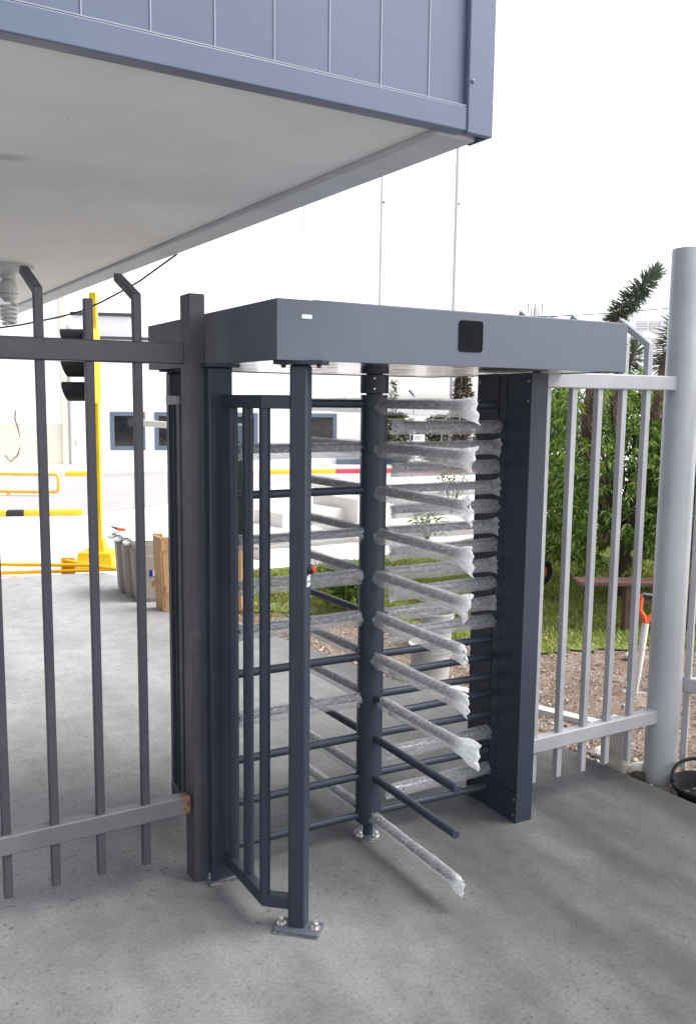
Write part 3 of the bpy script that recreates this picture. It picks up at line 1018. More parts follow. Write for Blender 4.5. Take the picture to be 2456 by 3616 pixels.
def barriers():
    t = thing('swing_barrier', (.6, 6.6, -.05), 'yellow tube swing barrier lying low along the slab edge', 'barrier')
    tip = Vector((1.075, 6.36, .045))
    def ext(p, k): return Vector(p) + (Vector(p) - tip) * k
    MB().tube([ext((-.035, 6.99, .06), 1.2), (.812, 6.515, .085), tip + Vector((-.02, .01, .006))], .021, 14).build('upper_tube', M['amber'], t)
    MB().tube([ext((-.039, 6.981, -.012), 1.2), tip], .021, 14).build('lower_tube', M['amber'], t)
    MB().tube([(.60, 6.66, .13), (.80, 6.54, .09), (.83, 6.52, .088)], .019, 12).build('stay_tube', M['amber'], t)
    MB().box(.55, .70, 6.665, 6.675, -.05, .16, -.4).build('hinge_plate', M['amber'], t, bevel=.003)
    t = thing('tube_barrier', (1.5, 15.1, -.05), 'yellow round cornered tube barrier far back on the asphalt', 'barrier')
    d = (Vector((2.2, 14.8, 0)) - Vector((1.2, 15.38, 0))).normalized()
    e = Vector((2.21, 14.79, 0))
    s = e - d * 3.2
    z0, z1 = .035, .385
    MB().tube(tube_bend([(s.x, s.y, z0), (e.x, e.y, z0), (e.x, e.y, z1), (s.x, s.y, z1), (s.x, s.y, z0 + .002)], .09), .028, 12).build('tube_frame', M['amber'], t)
    for k in (.25, 2.2 / 3.2):
        q = s + (e - s) * k
        MB().tube([(q.x, q.y, -.05), (q.x, q.y, z0)], .028, 10).build('leg', M['amber'], t)
    # boom barrier behind the cage
    t = thing('boom_barrier', (2.45, 6.35, -.05), 'boom barrier with dark cabinet post and white arm seen through the cage', 'barrier')
    MB().box(2.36, 2.53, 6.25, 6.42, -.06, 1.38, -.3).build('cabinet', M['black'], t, bevel=.01)
    MB().box(2.38, 2.57, 6.27, 6.45, 1.40, 1.62, -.3).build('head', M['frame'], t, bevel=.02)
    MB().bar((2.45, 6.58, 1.535), (1.60, 7.10, 1.612), .05, .075).build('boom_arm', M['alu'], t, bevel=.01)
barriers()

def bins():
    # a row of three bins, the nearest shows its front
    ex = Vector((.975, -.2, 0)).normalized()
    base = [(.863, 4.88), (.845, 5.12), (.842, 5.345)]
    labs = ('nearest grey ribbed bin in the row, with blue sticker on front', 'middle grey ribbed bin in the row of three', 'farthest grey bin in the row, red tool on its lid')
    for k, (x, y) in enumerate(base):
        t = thing('grey_bin', (x, y, 0), labs[k], 'bin', 'row of grey bins')
        d = .225; w = .40
        def P(u, v, z): return (x + u * .985 + v * .10, y - u * .17 + v * .985, z)
        def fr(u0, u1, v0, v1, z): return [P(u0, v0, z), P(u1, v0, z), P(u1, v1, z), P(u0, v1, z)]
        F6 = [(0, 3, 2, 1), (4, 5, 6, 7), (0, 1, 5, 4), (1, 2, 6, 5), (2, 3, 7, 6), (3, 0, 4, 7)]
        body = MB().add(fr(.012, w, .004, d - .004, 0) + fr(-.018, w, 0, d, .555), F6).build('body', M['binp'], t, bevel=.012)
        r = MB()
        for v0 in (.03, .125):
            r.add(fr(.0, .02, v0, v0 + .065, .03) + fr(-.030, .0, v0, v0 + .065, .50), F6)
        r.build('rib', M['binp'], body, bevel=.006)
        MB().add(fr(-.045, w + .01, .004, d - .004, .540) + fr(-.050, w + .01, .0, d, .572), F6).build('rim', M['binp'], body, bevel=.008)
        g = MB()
        g.tube([P(-.05, .05, .555), P(-.085, .06, .55), P(-.09, .11, .545), P(-.085, .165, .55), P(-.05, .175, .555)], .014, 10)
        g.build('handle', M['binlid'], body)
        MB().add(fr(-.04, w + .02, .0, d - .003, .578) + fr(.01, w - .02, .03, d - .03, .606), F6).build('lid', M['binlid'], t, bevel=.01)
        if k == 0:
            # rib arch and sticker on the front face
            MB().add(fr(.07, .30, -.004, .006, .03) + fr(.05, .30, -.008, .002, .44), F6).build('front_panel', M['binp'], body, bevel=.008)
            MB().add(fr(.115, .145, -.0105, -.006, .245) + fr(.115, .145, -.0105, -.006, .305), F6).build('sticker', M['blue'], body)
            MB().add(fr(.146, .20, -.0105, -.006, .25) + fr(.146, .20, -.0105, -.006, .30), F6).build('sticker', M['white'], body)
    x, y, z = .84, 5.42, .615
    t = thing('hand_tool', (x, y, z), 'small red handled tool with black tip lying on the farthest bin', 'tool')
    MB().tube([(x + .08, y, z), (x + .0, y + .02, z + .012)], [.012, .017], 10).build('handle', M['orange'], t)
    MB().tube([(x + .0, y + .02, z + .012), (x - .06, y + .035, z + .04)], [.014, .004], 10).build('blade', M['black'], t)
bins()

def crate():
    t = thing('wooden_crate', (.97, 4.45, 0), 'raw pine board crate standing open beside the grey bins', 'crate')
    def bd(a, b, th, name='board'):
        pass
    # two upright side boards with battens, as an open pallet collar
    def slab(p, q, z0, z1, th, lean=0):
        p, q = Vector(p), Vector(q)
        d = (q - p).normalized(); n = Vector((-d.y, d.x)) * th
        return MB().add([(a.x, a.y, z0) for a in (p, q, q + n, p + n)] + [(a.x - lean, a.y, z1) for a in (p, q, q + n, p + n)], [(0, 3, 2, 1), (4, 5, 6, 7), (0, 1, 5, 4), (1, 2, 6, 5), (2, 3, 7, 6), (3, 0, 4, 7)])
    slab((.955, 4.60), (1.035, 4.565), 0, .69, .020, .022).build('side_board', M['wood'], t, bevel=.002)
    slab((.985, 4.415), (1.62, 4.16), .0, .555, .020, .02).build('front_board', M['wood'], t, bevel=.002)
    slab((.978, 4.402), (1.62, 4.145), .557, .68, .026, .02).build('front_board', M['wood'], t, bevel=.002)
    slab((.975, 4.60), (.985, 4.43), .0, .675, -.018, .022).build('side_board', M['wood'], t, bevel=.002)
    slab((1.62, 4.15), (1.64, 4.30), .02, .56, .022).build('end_board', M['wood'], t, bevel=.002)
    MB().bar((.915, 4.58, .235), (1.02, 4.375, .215), .018, .05).build('batten', M['wood'], t, bevel=.002)
    MB().bar((.985, 4.392, .205), (1.60, 4.14, .215), .02, .06).build('batten', M['wood'], t, bevel=.002)
crate()

# ------------------------------------------------------ building far back
FA, FB = Vector((2.274, 22.683)), Vector((11.874, 19.492))
FD = (FB - FA).normalized()
FN = Vector((-FD.y, FD.x))                       # away from the viewer
def fbox(mb, s0, s1, n0, n1, z0, z1):
    pts = [FA + FD * s + FN * n for s, n in ((s0, n0), (s1, n0), (s1, n1), (s0, n1))]
    return mb.prism([(p.x, p.y) for p in pts], z0, z1)
def far_building():
    t = thing('white_building', (FA.x, FA.y, -.05), 'white far building with slate framed windows and cream plinth', 'building')
    fbox(MB(), 1.70, 10.75, 0, 9, -.06, 3.50).build('wall', M['facade'], t, smooth=0)
    fbox(MB(), -14, 1.697, -.05, 9, 1.15, 6.2).build('hall_wall', M['facade'], t, smooth=0)
    fbox(MB(), -14, 1.697, -.04, 8.9, -.06, 1.147).build('plinth', M['cream'], t, smooth=0)
    fbox(MB(), 1.69, 1.84, -.12, -.002, -.05, 6.2).build('pilaster', M['cream'], t, smooth=0, bevel=.01)
    fbox(MB(), 1.97, 3.55, .5, 4, 3.62, 4.18).build('roof_box', M['facade'], t, smooth=0)
    fbox(MB(), 1.92, 3.60, .42, 4.1, 4.184, 4.27).build('roof_cap', M['roofedge'], t, smooth=0)
    fbox(MB(), 1.86, 10.85, -.10, 9.1, 3.503, 3.58).build('roof_edge', M['roofedge'], t, smooth=0)
    p = MB(); c = FA + FD * 1.95 - FN * .07
    p.tube([(c.x, c.y, -.05), (c.x, c.y, 1.07), (c.x + .02, c.y, 3.4)], .055, 12)
    p.build('drainpipe', M['alu'], t)
    fbox(MB(), 2.02, 2.16, -.08, -.002, .60, .77).build('meter_box', M['block'], t, bevel=.01)
    c = FA + FD * .47 - FN * .06
    w = MB().tube([(c.x, c.y, 1.52), (c.x - .02, c.y, 1.3), (c.x + .06, c.y, 1.0), (c.x + .12, c.y, .6), (c.x + .02, c.y, .3), (c.x - .18, c.y, .12), (c.x - .3, c.y + .05, .3)], .012, 6)
    w.build('wall_cable', M['cable'], t)
    fbox(MB(), -.05, .13, -.35, -.06, -.05, .30).build('utility_box', M['facade'], t, bevel=.01)
    for s0 in (2.961, 4.178, 6.14, 8.46):
        s1 = s0 + .961
        f = MB()
        fbox(f, s0, s0 + .118, -.035, -.002, .436, 1.512)
        fbox(f, s1 - .118, s1, -.035, -.002, .436, 1.512)
        fbox(f, s0 + .1185, s1 - .1185, -.035, -.002, 1.397, 1.512)
        fbox(f, s0 + .1185, s1 - .1185, -.035, -.002, .436, .555)
        w = f.build('window', M['frame'], t, smooth=0, bevel=.008)
        fbox(MB(), s0 + .1, s1 - .1, -.012, -.004, .54, 1.41).build('pane', M['pane'], w, smooth=0)
    o = fbox(MB(), 9.40, 11.3, -.42, -.06, .0, .19).build('wall_trough', M['frame'], None, bevel=.02)
    tag(o, 'long dark blue trough at the foot of the white far wall', 'planter')
far_building()

def far_right():
    # pale stepped concrete
    blocks = [([(4.326, 8.987), (4.18, 9.75), (6.2, 10.1), (6.35, 9.35)], .166, 'pale concrete step block behind the turnstile, lower left one'),
              ([(5.60, 8.90), (5.42, 10.1), (9.5, 10.6), (9.7, 9.5)], .34, 'tall pale concrete step block right of the lower one')]
    for poly, h, lab in blocks:
        o = MB().prism(poly, -.06, h).build('concrete_block', M['block'], None, bevel=.01, smooth=0)
        tag(o, lab, 'block')
    o = MB()
    o.prism([(2.91, 6.615), (2.70, 7.5), (11.5, 8.8), (11.7, 7.9)], -.06, .10)
    o.prism([(3.02, 6.80), (2.86, 7.5), (11.4, 8.75), (11.5, 8.1)], .10, .155)
    tag(o.build('concrete_steps', M['block'], None, bevel=.008, smooth=0), 'two long low pale concrete steps behind the lawn', 'steps')

    # boundary fence far back: posts with angled arms, wires
    t = thing('wire_fence', (13, 17.8, -.05), 'far wire fence with white posts and angled arms', 'fence')
    a, b = Vector((11.6, 19.0)), Vector((21.0, 12.2))
    d = (b - a).normalized()
    k = 0
    for s in (.55, 1.45, 2.35, 3.25, 4.15, 5.05, 6.0, 7.0, 8.0, 9.0, 10.0, 11.0):
        q = a + d * s
        MB().tube(tube_bend([(q.x, q.y, -.05), (q.x, q.y, 1.30), (q.x + .16, q.y - .10, 1.50)], .03, 3), .016, 8).build('fence_post', M['greypole'], t)
    for z in (.35, .7, 1.05, 1.38):
        MB().tube([(a.x, a.y, z), (b.x, b.y, z)], .005, 6).build('wire', M['greypole'], t)
    for s, w in ((.95, .09), (1.25, .26)):
        q = a + Vector((1.35, -1.35)) + d * (s * 1.0)
        o = MB().box(q.x - w / 2, q.x + w / 2, q.y - .08, q.y + .08, -.05, 1.45, -.5).build('white_pillar', M['facade'], None, smooth=0, bevel=.01)
        tag(o, ('narrow white pillar by the far wire fence', 'wide white pillar by the far wire fence')[w > .1], 'pillar')
    # warning sign
    c = Vector((12.19, 16.85, .86))
    t = thing('warning_sign', (c.x, c.y, -.05), 'white sign board reading HOY with a yellow edge', 'sign')
    ang = -.521
    MB().box(c.x - .16, c.x + .16, c.y - .012, c.y + .012, .55, 1.0, ang).build('board', M['white'], t, bevel=.004)
    R = Matrix.Rotation(ang, 3, 'Z')
    q = Vector((c.x, c.y, 0)) + R @ Vector((-.152, -.0135, 0))
    MB().box(q.x - .012, q.x + .012, q.y - .001, q.y + .001, .55, 1.0, ang).build('yellow_edge', M['signy'], t)
    for s in (-.1, .1):
        q = Vector((c.x, c.y, 0)) + R @ Vector((s, .03, 0))
        MB().box(q.x - .015, q.x + .015, q.y - .015, q.y + .015, -.05, .95, ang).build('leg', M['alu'], t)
    fc = bpy.data.curves.new('lettering', 'FONT')
    fc.body = 'HOY'
    fc.size = .15
    fc.extrude = .001
    tmp = bpy.data.objects.new('tmp', fc)
    COL.objects.link(tmp)
    bpy.context.view_layer.update()
    me = bpy.data.meshes.new_from_object(tmp.evaluated_get(bpy.context.evaluated_depsgraph_get()))
    bpy.data.objects.remove(tmp)
    T = Matrix.Rotation(ang, 4, 'Z') @ Matrix.Translation((-.115, -.0145, 0)) @ Matrix.Rotation(rad(90), 4, 'X') @ Matrix.Diagonal((.56, 1, 1, 1))
    me.transform(T)
    me.materials.clear(); me.materials.append(M['ink'])
    o = bpy.data.objects.new('lettering', me)
    COL.objects.link(o); o.parent = t
    o.location = (0, 0, .86 + .05)
    # floodlight
    c = Vector((9.83, 13.72, 2.1))
    t = thing('floodlight', (c.x, c.y, 2.0), 'small grey floodlight on a thin pole behind the turnstile', 'floodlight')
    rr = R_RIGHT
    fw = Vector((math.sin(.521), math.cos(.521), 0))
    def lp(u, v, z): return c + rr * u + fw * v + Vector((0, 0, z))
    MB().add([lp(-.10, -.06, .05), lp(.045, -.06, -.10), lp(.045, .06, -.10), lp(-.10, .06, .05), lp(-.02, -.08, .05), lp(.10, -.08, -.10), lp(.10, .08, .11), lp(-.02, .08, .06)], [(0, 3, 2, 1), (4, 5, 6, 7), (0, 1, 5, 4), (1, 2, 6, 5), (2, 3, 7, 6), (3, 0, 4, 7)]).build('housing', M['post'], t, bevel=.01)
    MB().add([lp(-.095, -.066, .046), lp(.03, -.066, -.095), lp(-.005, -.082, -.075), lp(-.055, -.082, .043)], [(0, 1, 2, 3)]).build('lamp_glass', M['glassblack'], t, smooth=0)
    MB().tube([tuple(lp(.05, .02, -.05)), tuple(lp(.06, .05, -.9)), tuple(lp(.06, .05, -2.15))], .012, 8).build('pole', M['greypole'], t)
    # flagpoles
    for k, (x, y, r, lab) in enumerate(((13.35, 17.0, .055, 'thick pale flagpole, rightmost of three above the turnstile'), (11.55, 17.95, .04, 'pale flagpole in the middle of the three above the turnstile'), (9.70, 19.0, .016, 'thin pale flagpole, leftmost of three above the turnstile'))):
        t = thing('flagpole', (x, y, -.05), lab, 'flagpole', 'flagpoles behind the turnstile')
        MB().tube([(x, y, -.05), (x, y, 5.0), (x + .06, y + .05, 11)], [r, r, r * .8], 12).build('pole', M['greypole'], t)
        MB().tube([(x + r + .05, y, .9), (x + r + .06, y, 11)], .006, 5).build('halyard', M['greypole'], t)
        MB().lathe((x + r + .02, y, 7.2), [(0, 0), (.03, .02), (.03, .07), (0, .09)], 8).build('cleat', M['cable'], t)
    # overhead lines and pole with arms
    t = thing('power_lines', (20, 19, 4.8), 'two thin overhead power lines above the right fence', 'power line')
    def sag(p, q, s, n=12):
        p, q = Vector(p), Vector(q)
        return [p.lerp(q, k / n) - Vector((0, 0, s * 4 * (k / n) * (1 - k / n))) for k in range(n + 1)]
    MB().tube(sag((17.0, 21.6, 4.72), (27.5, 15.7, 5.85), .25), .017, 6).build('line', M['cable'], t)
    MB().tube(sag((17.0, 21.6, 4.45), (23.5, 18.0, 5.5), .10), .010, 6).build('line', M['cable'], t)
    x, y = 19.3, 20.4
    t = thing('utility_pole', (x, y, -.05), 'distant utility pole top with crossarms above the canopy', 'pole')
    MB().tube([(x, y, -.05), (x, y, 5.1)], .07, 10).build('pole', M['greypole'], t)
    for k in range(5):
        q = Vector((x, y, 0)) + R_RIGHT * (-.25 + .12 * k)
        MB().tube([(q.x, q.y, 4.75), (q.x, q.y, 5.25 + .1 * (k % 2))], .018, 6).build('insulator', M['roofedge'], t)
    p, q = Vector((x, y, 4.8)) - R_RIGHT * .4, Vector((x, y, 4.8)) + R_RIGHT * .4
    MB().bar(p, q, .07, .08).build('crossarm', M['roofedge'], t)
    # distant house
    a = Vector((29.2, 26.6)); d = Vector((.85, -.52)).normalized(); n = Vector((.52, .85)).normalized()
    t = thing('distant_house', (a.x, a.y, -.05), 'pale distant house with flat roof and grilled windows at right', 'building')
    def hb(s0, s1, n0, n1, z0, z1):
        pts = [a + d * s + n * w for s, w in ((s0, n0), (s1, n0), (s1, n1), (s0, n1))]
        return MB().prism([(p.x, p.y) for p in pts], z0, z1)
    hb(0, 14, 0, 8, -.06, 4.75).build('lower_wall', M['facade'], t, smooth=0)
    hb(.8, 14, 1, 8, 4.9, 6.0).build('upper_wall', M['facade'], t, smooth=0)
    hb(-.2, 14.2, -.3, 8.2, 4.753, 4.897).build('roof_edge', M['block'], t, smooth=0)
    for s in (1.55, 2.15):
        w = hb(s, s + .48, .93, .998, 5.28, 5.72).build('window', M['post'], t, smooth=0)
        g = MB()
        for k in range(4):
            p0, p1 = a + d * s + n * .91, a + d * (s + .48) + n * .91
            g.bar((p0.x, p0.y, 5.32 + .11 * k), (p1.x, p1.y, 5.32 + .11 * k), .02, .03)
        g.build('grille', M['facade'], w, smooth=0)
far_right()

# --------------------------------------------------------------- the garden
def leaf_blade(mb, p, d, up, L, w, fold=.25, curl=.3):
    """pointed leaf of two bent halves"""
    d = d.normalized()
    s = d.cross(up)
    if s.length < 1e-4:
        s = d.orthogonal()
    s.normalize()
    n = s.cross(d)
    m = p + d * L * .45 - n * 0
    e = p + d * L - n * L * curl
    k = len(mb.v)
    mb.v += [tuple(p), tuple(m + s * w / 2 + n * w * fold), tuple(e), tuple(m - s * w / 2 + n * w * fold)]
    mb.f += [(k, k + 1, k + 2), (k, k + 2, k + 3)]

# openings between the crowns where the yucca trunks show
GAPS = []
for gx, gy, zg, wg in ((6.66, 5.04, 1.52, .095), (7.71, 5.60, 1.68, .085), (7.38, 4.60, 1.70, .08)):
    GAPS.append((gx, gy, (Vector((gx, gy)) - Vector((-1.448, -3.08))).normalized(), zg, wg))

def peach_tree(x, y, h, rx, seed, label, nclump, low=.3):
    rnd = random.Random(seed)
    t = thing('peach_tree', (x, y, -.05), label, 'tree', 'peach trees behind the right fence')
    tr = MB()
    tr.tube([(x, y, -.06), (x + .02, y, .3), (x - .01, y + .02, .7)], [.075, .06, .05], 10)
    tips = []
    for k in range(9):
        a = 2 * math.pi * k / 9 + rnd.uniform(-.3, .3)
        e = Vector((x + math.cos(a) * rx * rnd.uniform(.45, .8), y + math.sin(a) * rx * rnd.uniform(.45, .8), h * rnd.uniform(.55, .95)))
        b = Vector((x, y, rnd.uniform(.35, .75)))
        m = b.lerp(e, .5) + Vector((0, 0, .12))
        tr.tube([b, m, e], [.032, .02, .007], 7)
        tips += [m, e]
    tr.build('trunk', M['bark'], t)
    lf = MB()
    for c in range(nclump):
        # drooping shoots through the crown's volume, denser near the outside
        a = rnd.uniform(0, 2 * math.pi)
        zz = rnd.uniform(low + .15, h)
        rr = rx * math.sqrt(max(.05, 1 - ((zz - h * .55) / (h * .56)) ** 2)) * rnd.uniform(.35, 1.0) ** .6
        rr *= 1 + .18 * math.sin(3 * a + seed) + .12 * math.sin(7 * a + 4 * zz)
        p = Vector((x + math.cos(a) * rr, y + math.sin(a) * rr, zz))
        out = Vector((math.cos(a), math.sin(a), 0))
        d = (out * rnd.uniform(.3, 1.0) + Vector((rnd.uniform(-.5, .5), rnd.uniform(-.5, .5), rnd.uniform(-.2, .7)))).normalized()
        L = rnd.uniform(.18, .38)
        n = rnd.randint(9, 15)
        for j in range(n):
            s = j / n
            q = p + d * L * s - Vector((0, 0, L * .45 * s * s))
            if any(q.z > zg and abs((q.x - gx) * gd.y - (q.y - gy) * gd.x) < wg for gx, gy, gd, zg, wg in GAPS):
                continue
            ld = (d * .5 + Vector((rnd.uniform(-.9, .9), rnd.uniform(-.9, .9), rnd.uniform(-1.1, .05)))).normalized()
            leaf_blade(lf, q, ld, Vector((rnd.uniform(-.4, .4), rnd.uniform(-.4, .4), 1)), rnd.uniform(.06, .11), rnd.uniform(.015, .024), .25, rnd.uniform(.05, .4))
    lf.build('crown', M['peach'], t, smooth=0, recalc=False)

def yucca(pts, rads, head, seed, label, hl=.36, n=420):
    """shaggy trunk along pts, spiky head along head polyline"""
    rnd = random.Random(seed)
    t = thing('yucca', pts[0], label, 'tree', 'yuccas behind the right fence')
    pts = [Vector(p) for p in pts]; head = [Vector(p) for p in head]
    MB().tube(pts + head[1:], rads + [rads[-1] * .45] * (len(head) - 1), 12).build('trunk', M['ybark'], t)
    th = MB()
    for k in range(520):
        i = rnd.randrange(len(pts) - 1); s = rnd.random()
        c = pts[i].lerp(pts[i + 1], s); r = rads[i] * (1 - s) + rads[i + 1] * s
        a = rnd.uniform(0, 6.283)
        o = Vector((math.cos(a), math.sin(a), 0))
        leaf_blade(th, c + o * r * .95, (o * rnd.uniform(.1, .5) + Vector((rnd.uniform(-.2, .2), rnd.uniform(-.2, .2), -1))), o, rnd.uniform(.10, .22), rnd.uniform(.018, .035), .1, -.1)
    th.build('dry_leaves', M['drythatch'], t, smooth=0, recalc=False)
    bl = MB()
    for k in range(n):
        s = rnd.random() * (len(head) - 1)
        i = min(int(s), len(head) - 2); f = s - i
        c = head[i].lerp(head[i + 1], f)
        ax = (head[i + 1] - head[i]).normalized()
        pr = ax.orthogonal().normalized()
        o = Matrix.Rotation(rnd.uniform(0, 6.283), 3, ax) @ pr
        tipf = s / (len(head) - 1)
        d = o * (1.0 - .55 * tipf ** 4) + ax * (-.30 + .75 * tipf + .5 * tipf ** 6 + rnd.uniform(-.15, .15)) + Vector((0, 0, -.10))
        leaf_blade(bl, c, d, ax, hl * rnd.uniform(.75, 1.1), rnd.uniform(.014, .022), .2, .04)
    bl.build('spiky_leaves', M['yucca'], t, smooth=0, recalc=False)

def shrub(x, y, h, r, seed, name, label, cat, mat, n, leaf, group=None, low=.05):
    rnd = random.Random(seed)
    t = thing(name, (x, y, -.05), label, cat, group)
    s = MB()
    for k in range(7):
        a = rnd.uniform(0, 6.28)
        s.tube([(x, y, -.05), (x + math.cos(a) * r * .35, y + math.sin(a) * r * .35, h * .5), (x + math.cos(a) * r * .7, y + math.sin(a) * r * .7, h * .85)], [r * .05, r * .035, r * .012], 6)
    s.build('stem', M['bark'], t)
    l = MB()
    for k in range(n):
        a = rnd.uniform(0, 6.283); zz = rnd.uniform(low, h)
        e = math.sqrt(max(.02, 1 - ((zz - h * .5) / (h * .53)) ** 2))
        rr = r * e * rnd.random() ** .45 * (1 + .2 * math.sin(3 * a + seed) + .15 * math.sin(5 * a + 9 * zz / h))
        leaf_blade(l, Vector((x + math.cos(a) * rr, y + math.sin(a) * rr, zz)), Vector((math.cos(a) + rnd.uniform(-.8, .8), math.sin(a) + rnd.uniform(-.8, .8), rnd.uniform(-.4, .9))), Vector((0, 0, 1)), leaf * rnd.uniform(.7, 1.3), leaf * .5, .2, .1)
    l.build('foliage', mat, t, smooth=0, recalc=False)

def garden():
    peach_tree(5.35, 3.15, 2.12, .95, 3, 'leafy peach tree, nearest the turnstile column behind the right fence', 1250, .20)
    peach_tree(6.35, 2.55, 2.15, .95, 8, 'leafy peach tree right behind the tall round post', 1100, .25)
    peach_tree(6.3, 4.15, 2.25, 1.0, 12, 'leafy peach tree at the back, between the two front ones', 1100, .3)
    yucca([(6.56, 5.02, -.05), (6.58, 5.02, .6), (6.60, 5.013, 1.386), (6.65, 5.04, 1.773), (6.70, 5.054, 2.065), (6.83, 5.04, 2.50), (6.976, 5.02, 2.925)], [.14, .10, .07, .068, .062, .05, .04],
          [(6.93, 5.03, 2.80), (7.03, 4.99, 3.02), (7.182, 4.936, 3.19), (7.33, 4.88, 3.36), (7.47, 4.825, 3.52)], 2, 'tall yucca with spiky green head leaning above the right fence', .225, 1000)
    yucca([(7.28, 4.55, -.05), (7.33, 4.57, .9), (7.354, 4.585, 1.432), (7.407, 4.616, 1.853), (7.516, 4.641, 2.40)], [.15, .10, .085, .08, .06],
          [(7.50, 4.64, 2.36), (7.56, 4.64, 2.56), (7.62, 4.632, 2.76), (7.68, 4.63, 2.98)], 4, 'yucca half hidden behind the tall round post', .27, 420)
    yucca([(7.65, 5.55, -.05), (7.68, 5.57, .9), (7.698, 5.587, 1.689), (7.719, 5.633, 2.084), (7.82, 5.59, 2.22)], [.15, .10, .09, .085, .06],
          [(7.80, 5.59, 2.2), (7.88, 5.57, 2.35), (7.93, 5.565, 2.5), (7.99, 5.56, 2.65)], 6, 'darker yucca stump between the two taller yuccas', .26, 360)
    shrub(2.55, 3.92, .40, .30, 5, 'small_shrub', 'small bright green shrub at the lawn edge behind the rotor pole', 'shrub', M['shrub'], 2600, .045)
    # far plants
    shrub(13.29, 16.40, 2.55, .28, 9, 'brown_conifer', 'upright brownish conifer just left of the turnstile column', 'tree', M['conifer'], 1800, .16, low=.3)
    shrub(12.76, 19.03, 2.5, .10, 10, 'thin_tree', 'thin bare young tree just right of the rotor pole', 'tree', M['conifer'], 260, .14, low=.6)
    for k, (x, y, h, r, lab) in enumerate(((12.9, 19.4, 1.50, .9, 'far dark bush at the left end of the wire fence'), (14.4, 18.5, 1.45, 1.0, 'far green bush in the middle behind the wire fence'), (15.8, 17.4, 1.55, 1.0, 'far dark bush nearest the column behind the wire fence'))):
        shrub(x, y, h, r, 20 + k, 'far_bush', lab, 'bush', M['farleaf'], 3600, .16, 'bushes behind the wire fence', .0)
    for k, (x, y, h, r, lab) in enumerate(((7.42, 8.85, .52, .30, 'small dark plant on the tall concrete block by the column'), (5.55, 6.9, .36, .25, 'low plant in front of the concrete steps by the column'))):
        shrub(x, y, h + (.28 if k == 0 else 0), r, 40 + k, 'potted_plant', lab, 'plant', M['peach'], 170, .09, None, .34 if k == 0 else .06)
garden()

def lawn():
    rnd = random.Random(11)
    g = MB()
    cam = Vector((-1.448, -3.08))
    n = 0
    while n < 64000:
        x, y = rnd.uniform(1.6, 11), rnd.uniform(-.6, 6.6)
        wob = .12 * math.sin(x * 5 + y * 3) + .07 * math.sin(x * 13 - y * 9) + rnd.uniform(-.10, .10)
        if not inside(x + .6 * wob, y + wob, LAWN) or inside(x, y, SLAB):
            continue
        q = Vector((x, y)) - cam
        th = math.degrees(math.atan2(q.x, q.y))
        if th < 18 or th > 58:
            continue
        if rnd.random() > min(1, (9 / q.length) ** 2):
            continue
        cl = math.sin(x * 3.1 + 1) * math.sin(y * 2.7) + math.sin(x * 7 + y * 5)
        if cl < -1.2 and rnd.random() < .7:
            continue
        h = rnd.uniform(.018, .045) * (1 + .25 * cl)
        a = rnd.uniform(0, 6.283)
        k = len(g.v)
        w = rnd.uniform(.006, .011)
        l = rnd.uniform(.1, .9) * h
        dx, dy = math.cos(a), math.sin(a)
        g.v += [(x - dy * w, y + dx * w, -.047), (x + dy * w, y - dx * w, -.047), (x + dx * l, y + dy * l, -.047 + h)]
        g.f.append((k, k + 1, k + 2))
        n += 1
    o = g.build('grass', M['grass'], None, smooth=0, recalc=False)
    o['kind'] = 'stuff'
    # pebbles and litter on the bare soil
    def bare(x, y):
        return not inside(x, y, SLAB) and not inside(x, y, LAWN)
    pb = MB(); lt = MB()
    n = 0
    while n < 3600:
        x, y = rnd.uniform(1.0, 5.0), rnd.uniform(-1.2, 6.2)
        if not bare(x, y) or x > 1.0 + 3.6 * (1 - (y + 1.2) / 8.5):
            continue
        near = max(0, 1 - abs(x - (2.05 - y * .16)) / .5)
        r = rnd.uniform(.004, .012) * (1 + 1.2 * near * rnd.random())
        if rnd.random() < .03: r *= 2.2
        pb.rock((x, y, -.06 + r * .3), r, n, .8, 1) if r > .014 else pb.add([(x + r, y, -.06), (x - r * .6, y + r, -.06), (x - r * .7, y - r * .8, -.06), (x, y, -.06 + r * 1.3)], [(0, 1, 3), (1, 2, 3), (2, 0, 3)])
        n += 1
    o = pb.build('gravel', M['pebble'], None, smooth=0); o['kind'] = 'stuff'
    n = 0
    while n < 5200:
        x, y = rnd.uniform(1.0, 5.0), rnd.uniform(-1.2, 6.2)
        if not bare(x, y):
            continue
        a = rnd.uniform(0, 6.283)
        leaf_blade(lt, Vector((x, y, -.055)), Vector((math.cos(a), math.sin(a), rnd.uniform(0, .35))), Vector((rnd.uniform(-.5, .5), rnd.uniform(-.5, .5), 1)), rnd.uniform(.015, .05), rnd.uniform(.006, .016), .3, rnd.uniform(-.3, .3))
        n += 1
    o = lt.build('leaf_litter', M['litter'], None, smooth=0, recalc=False); o['kind'] = 'stuff'
lawn()

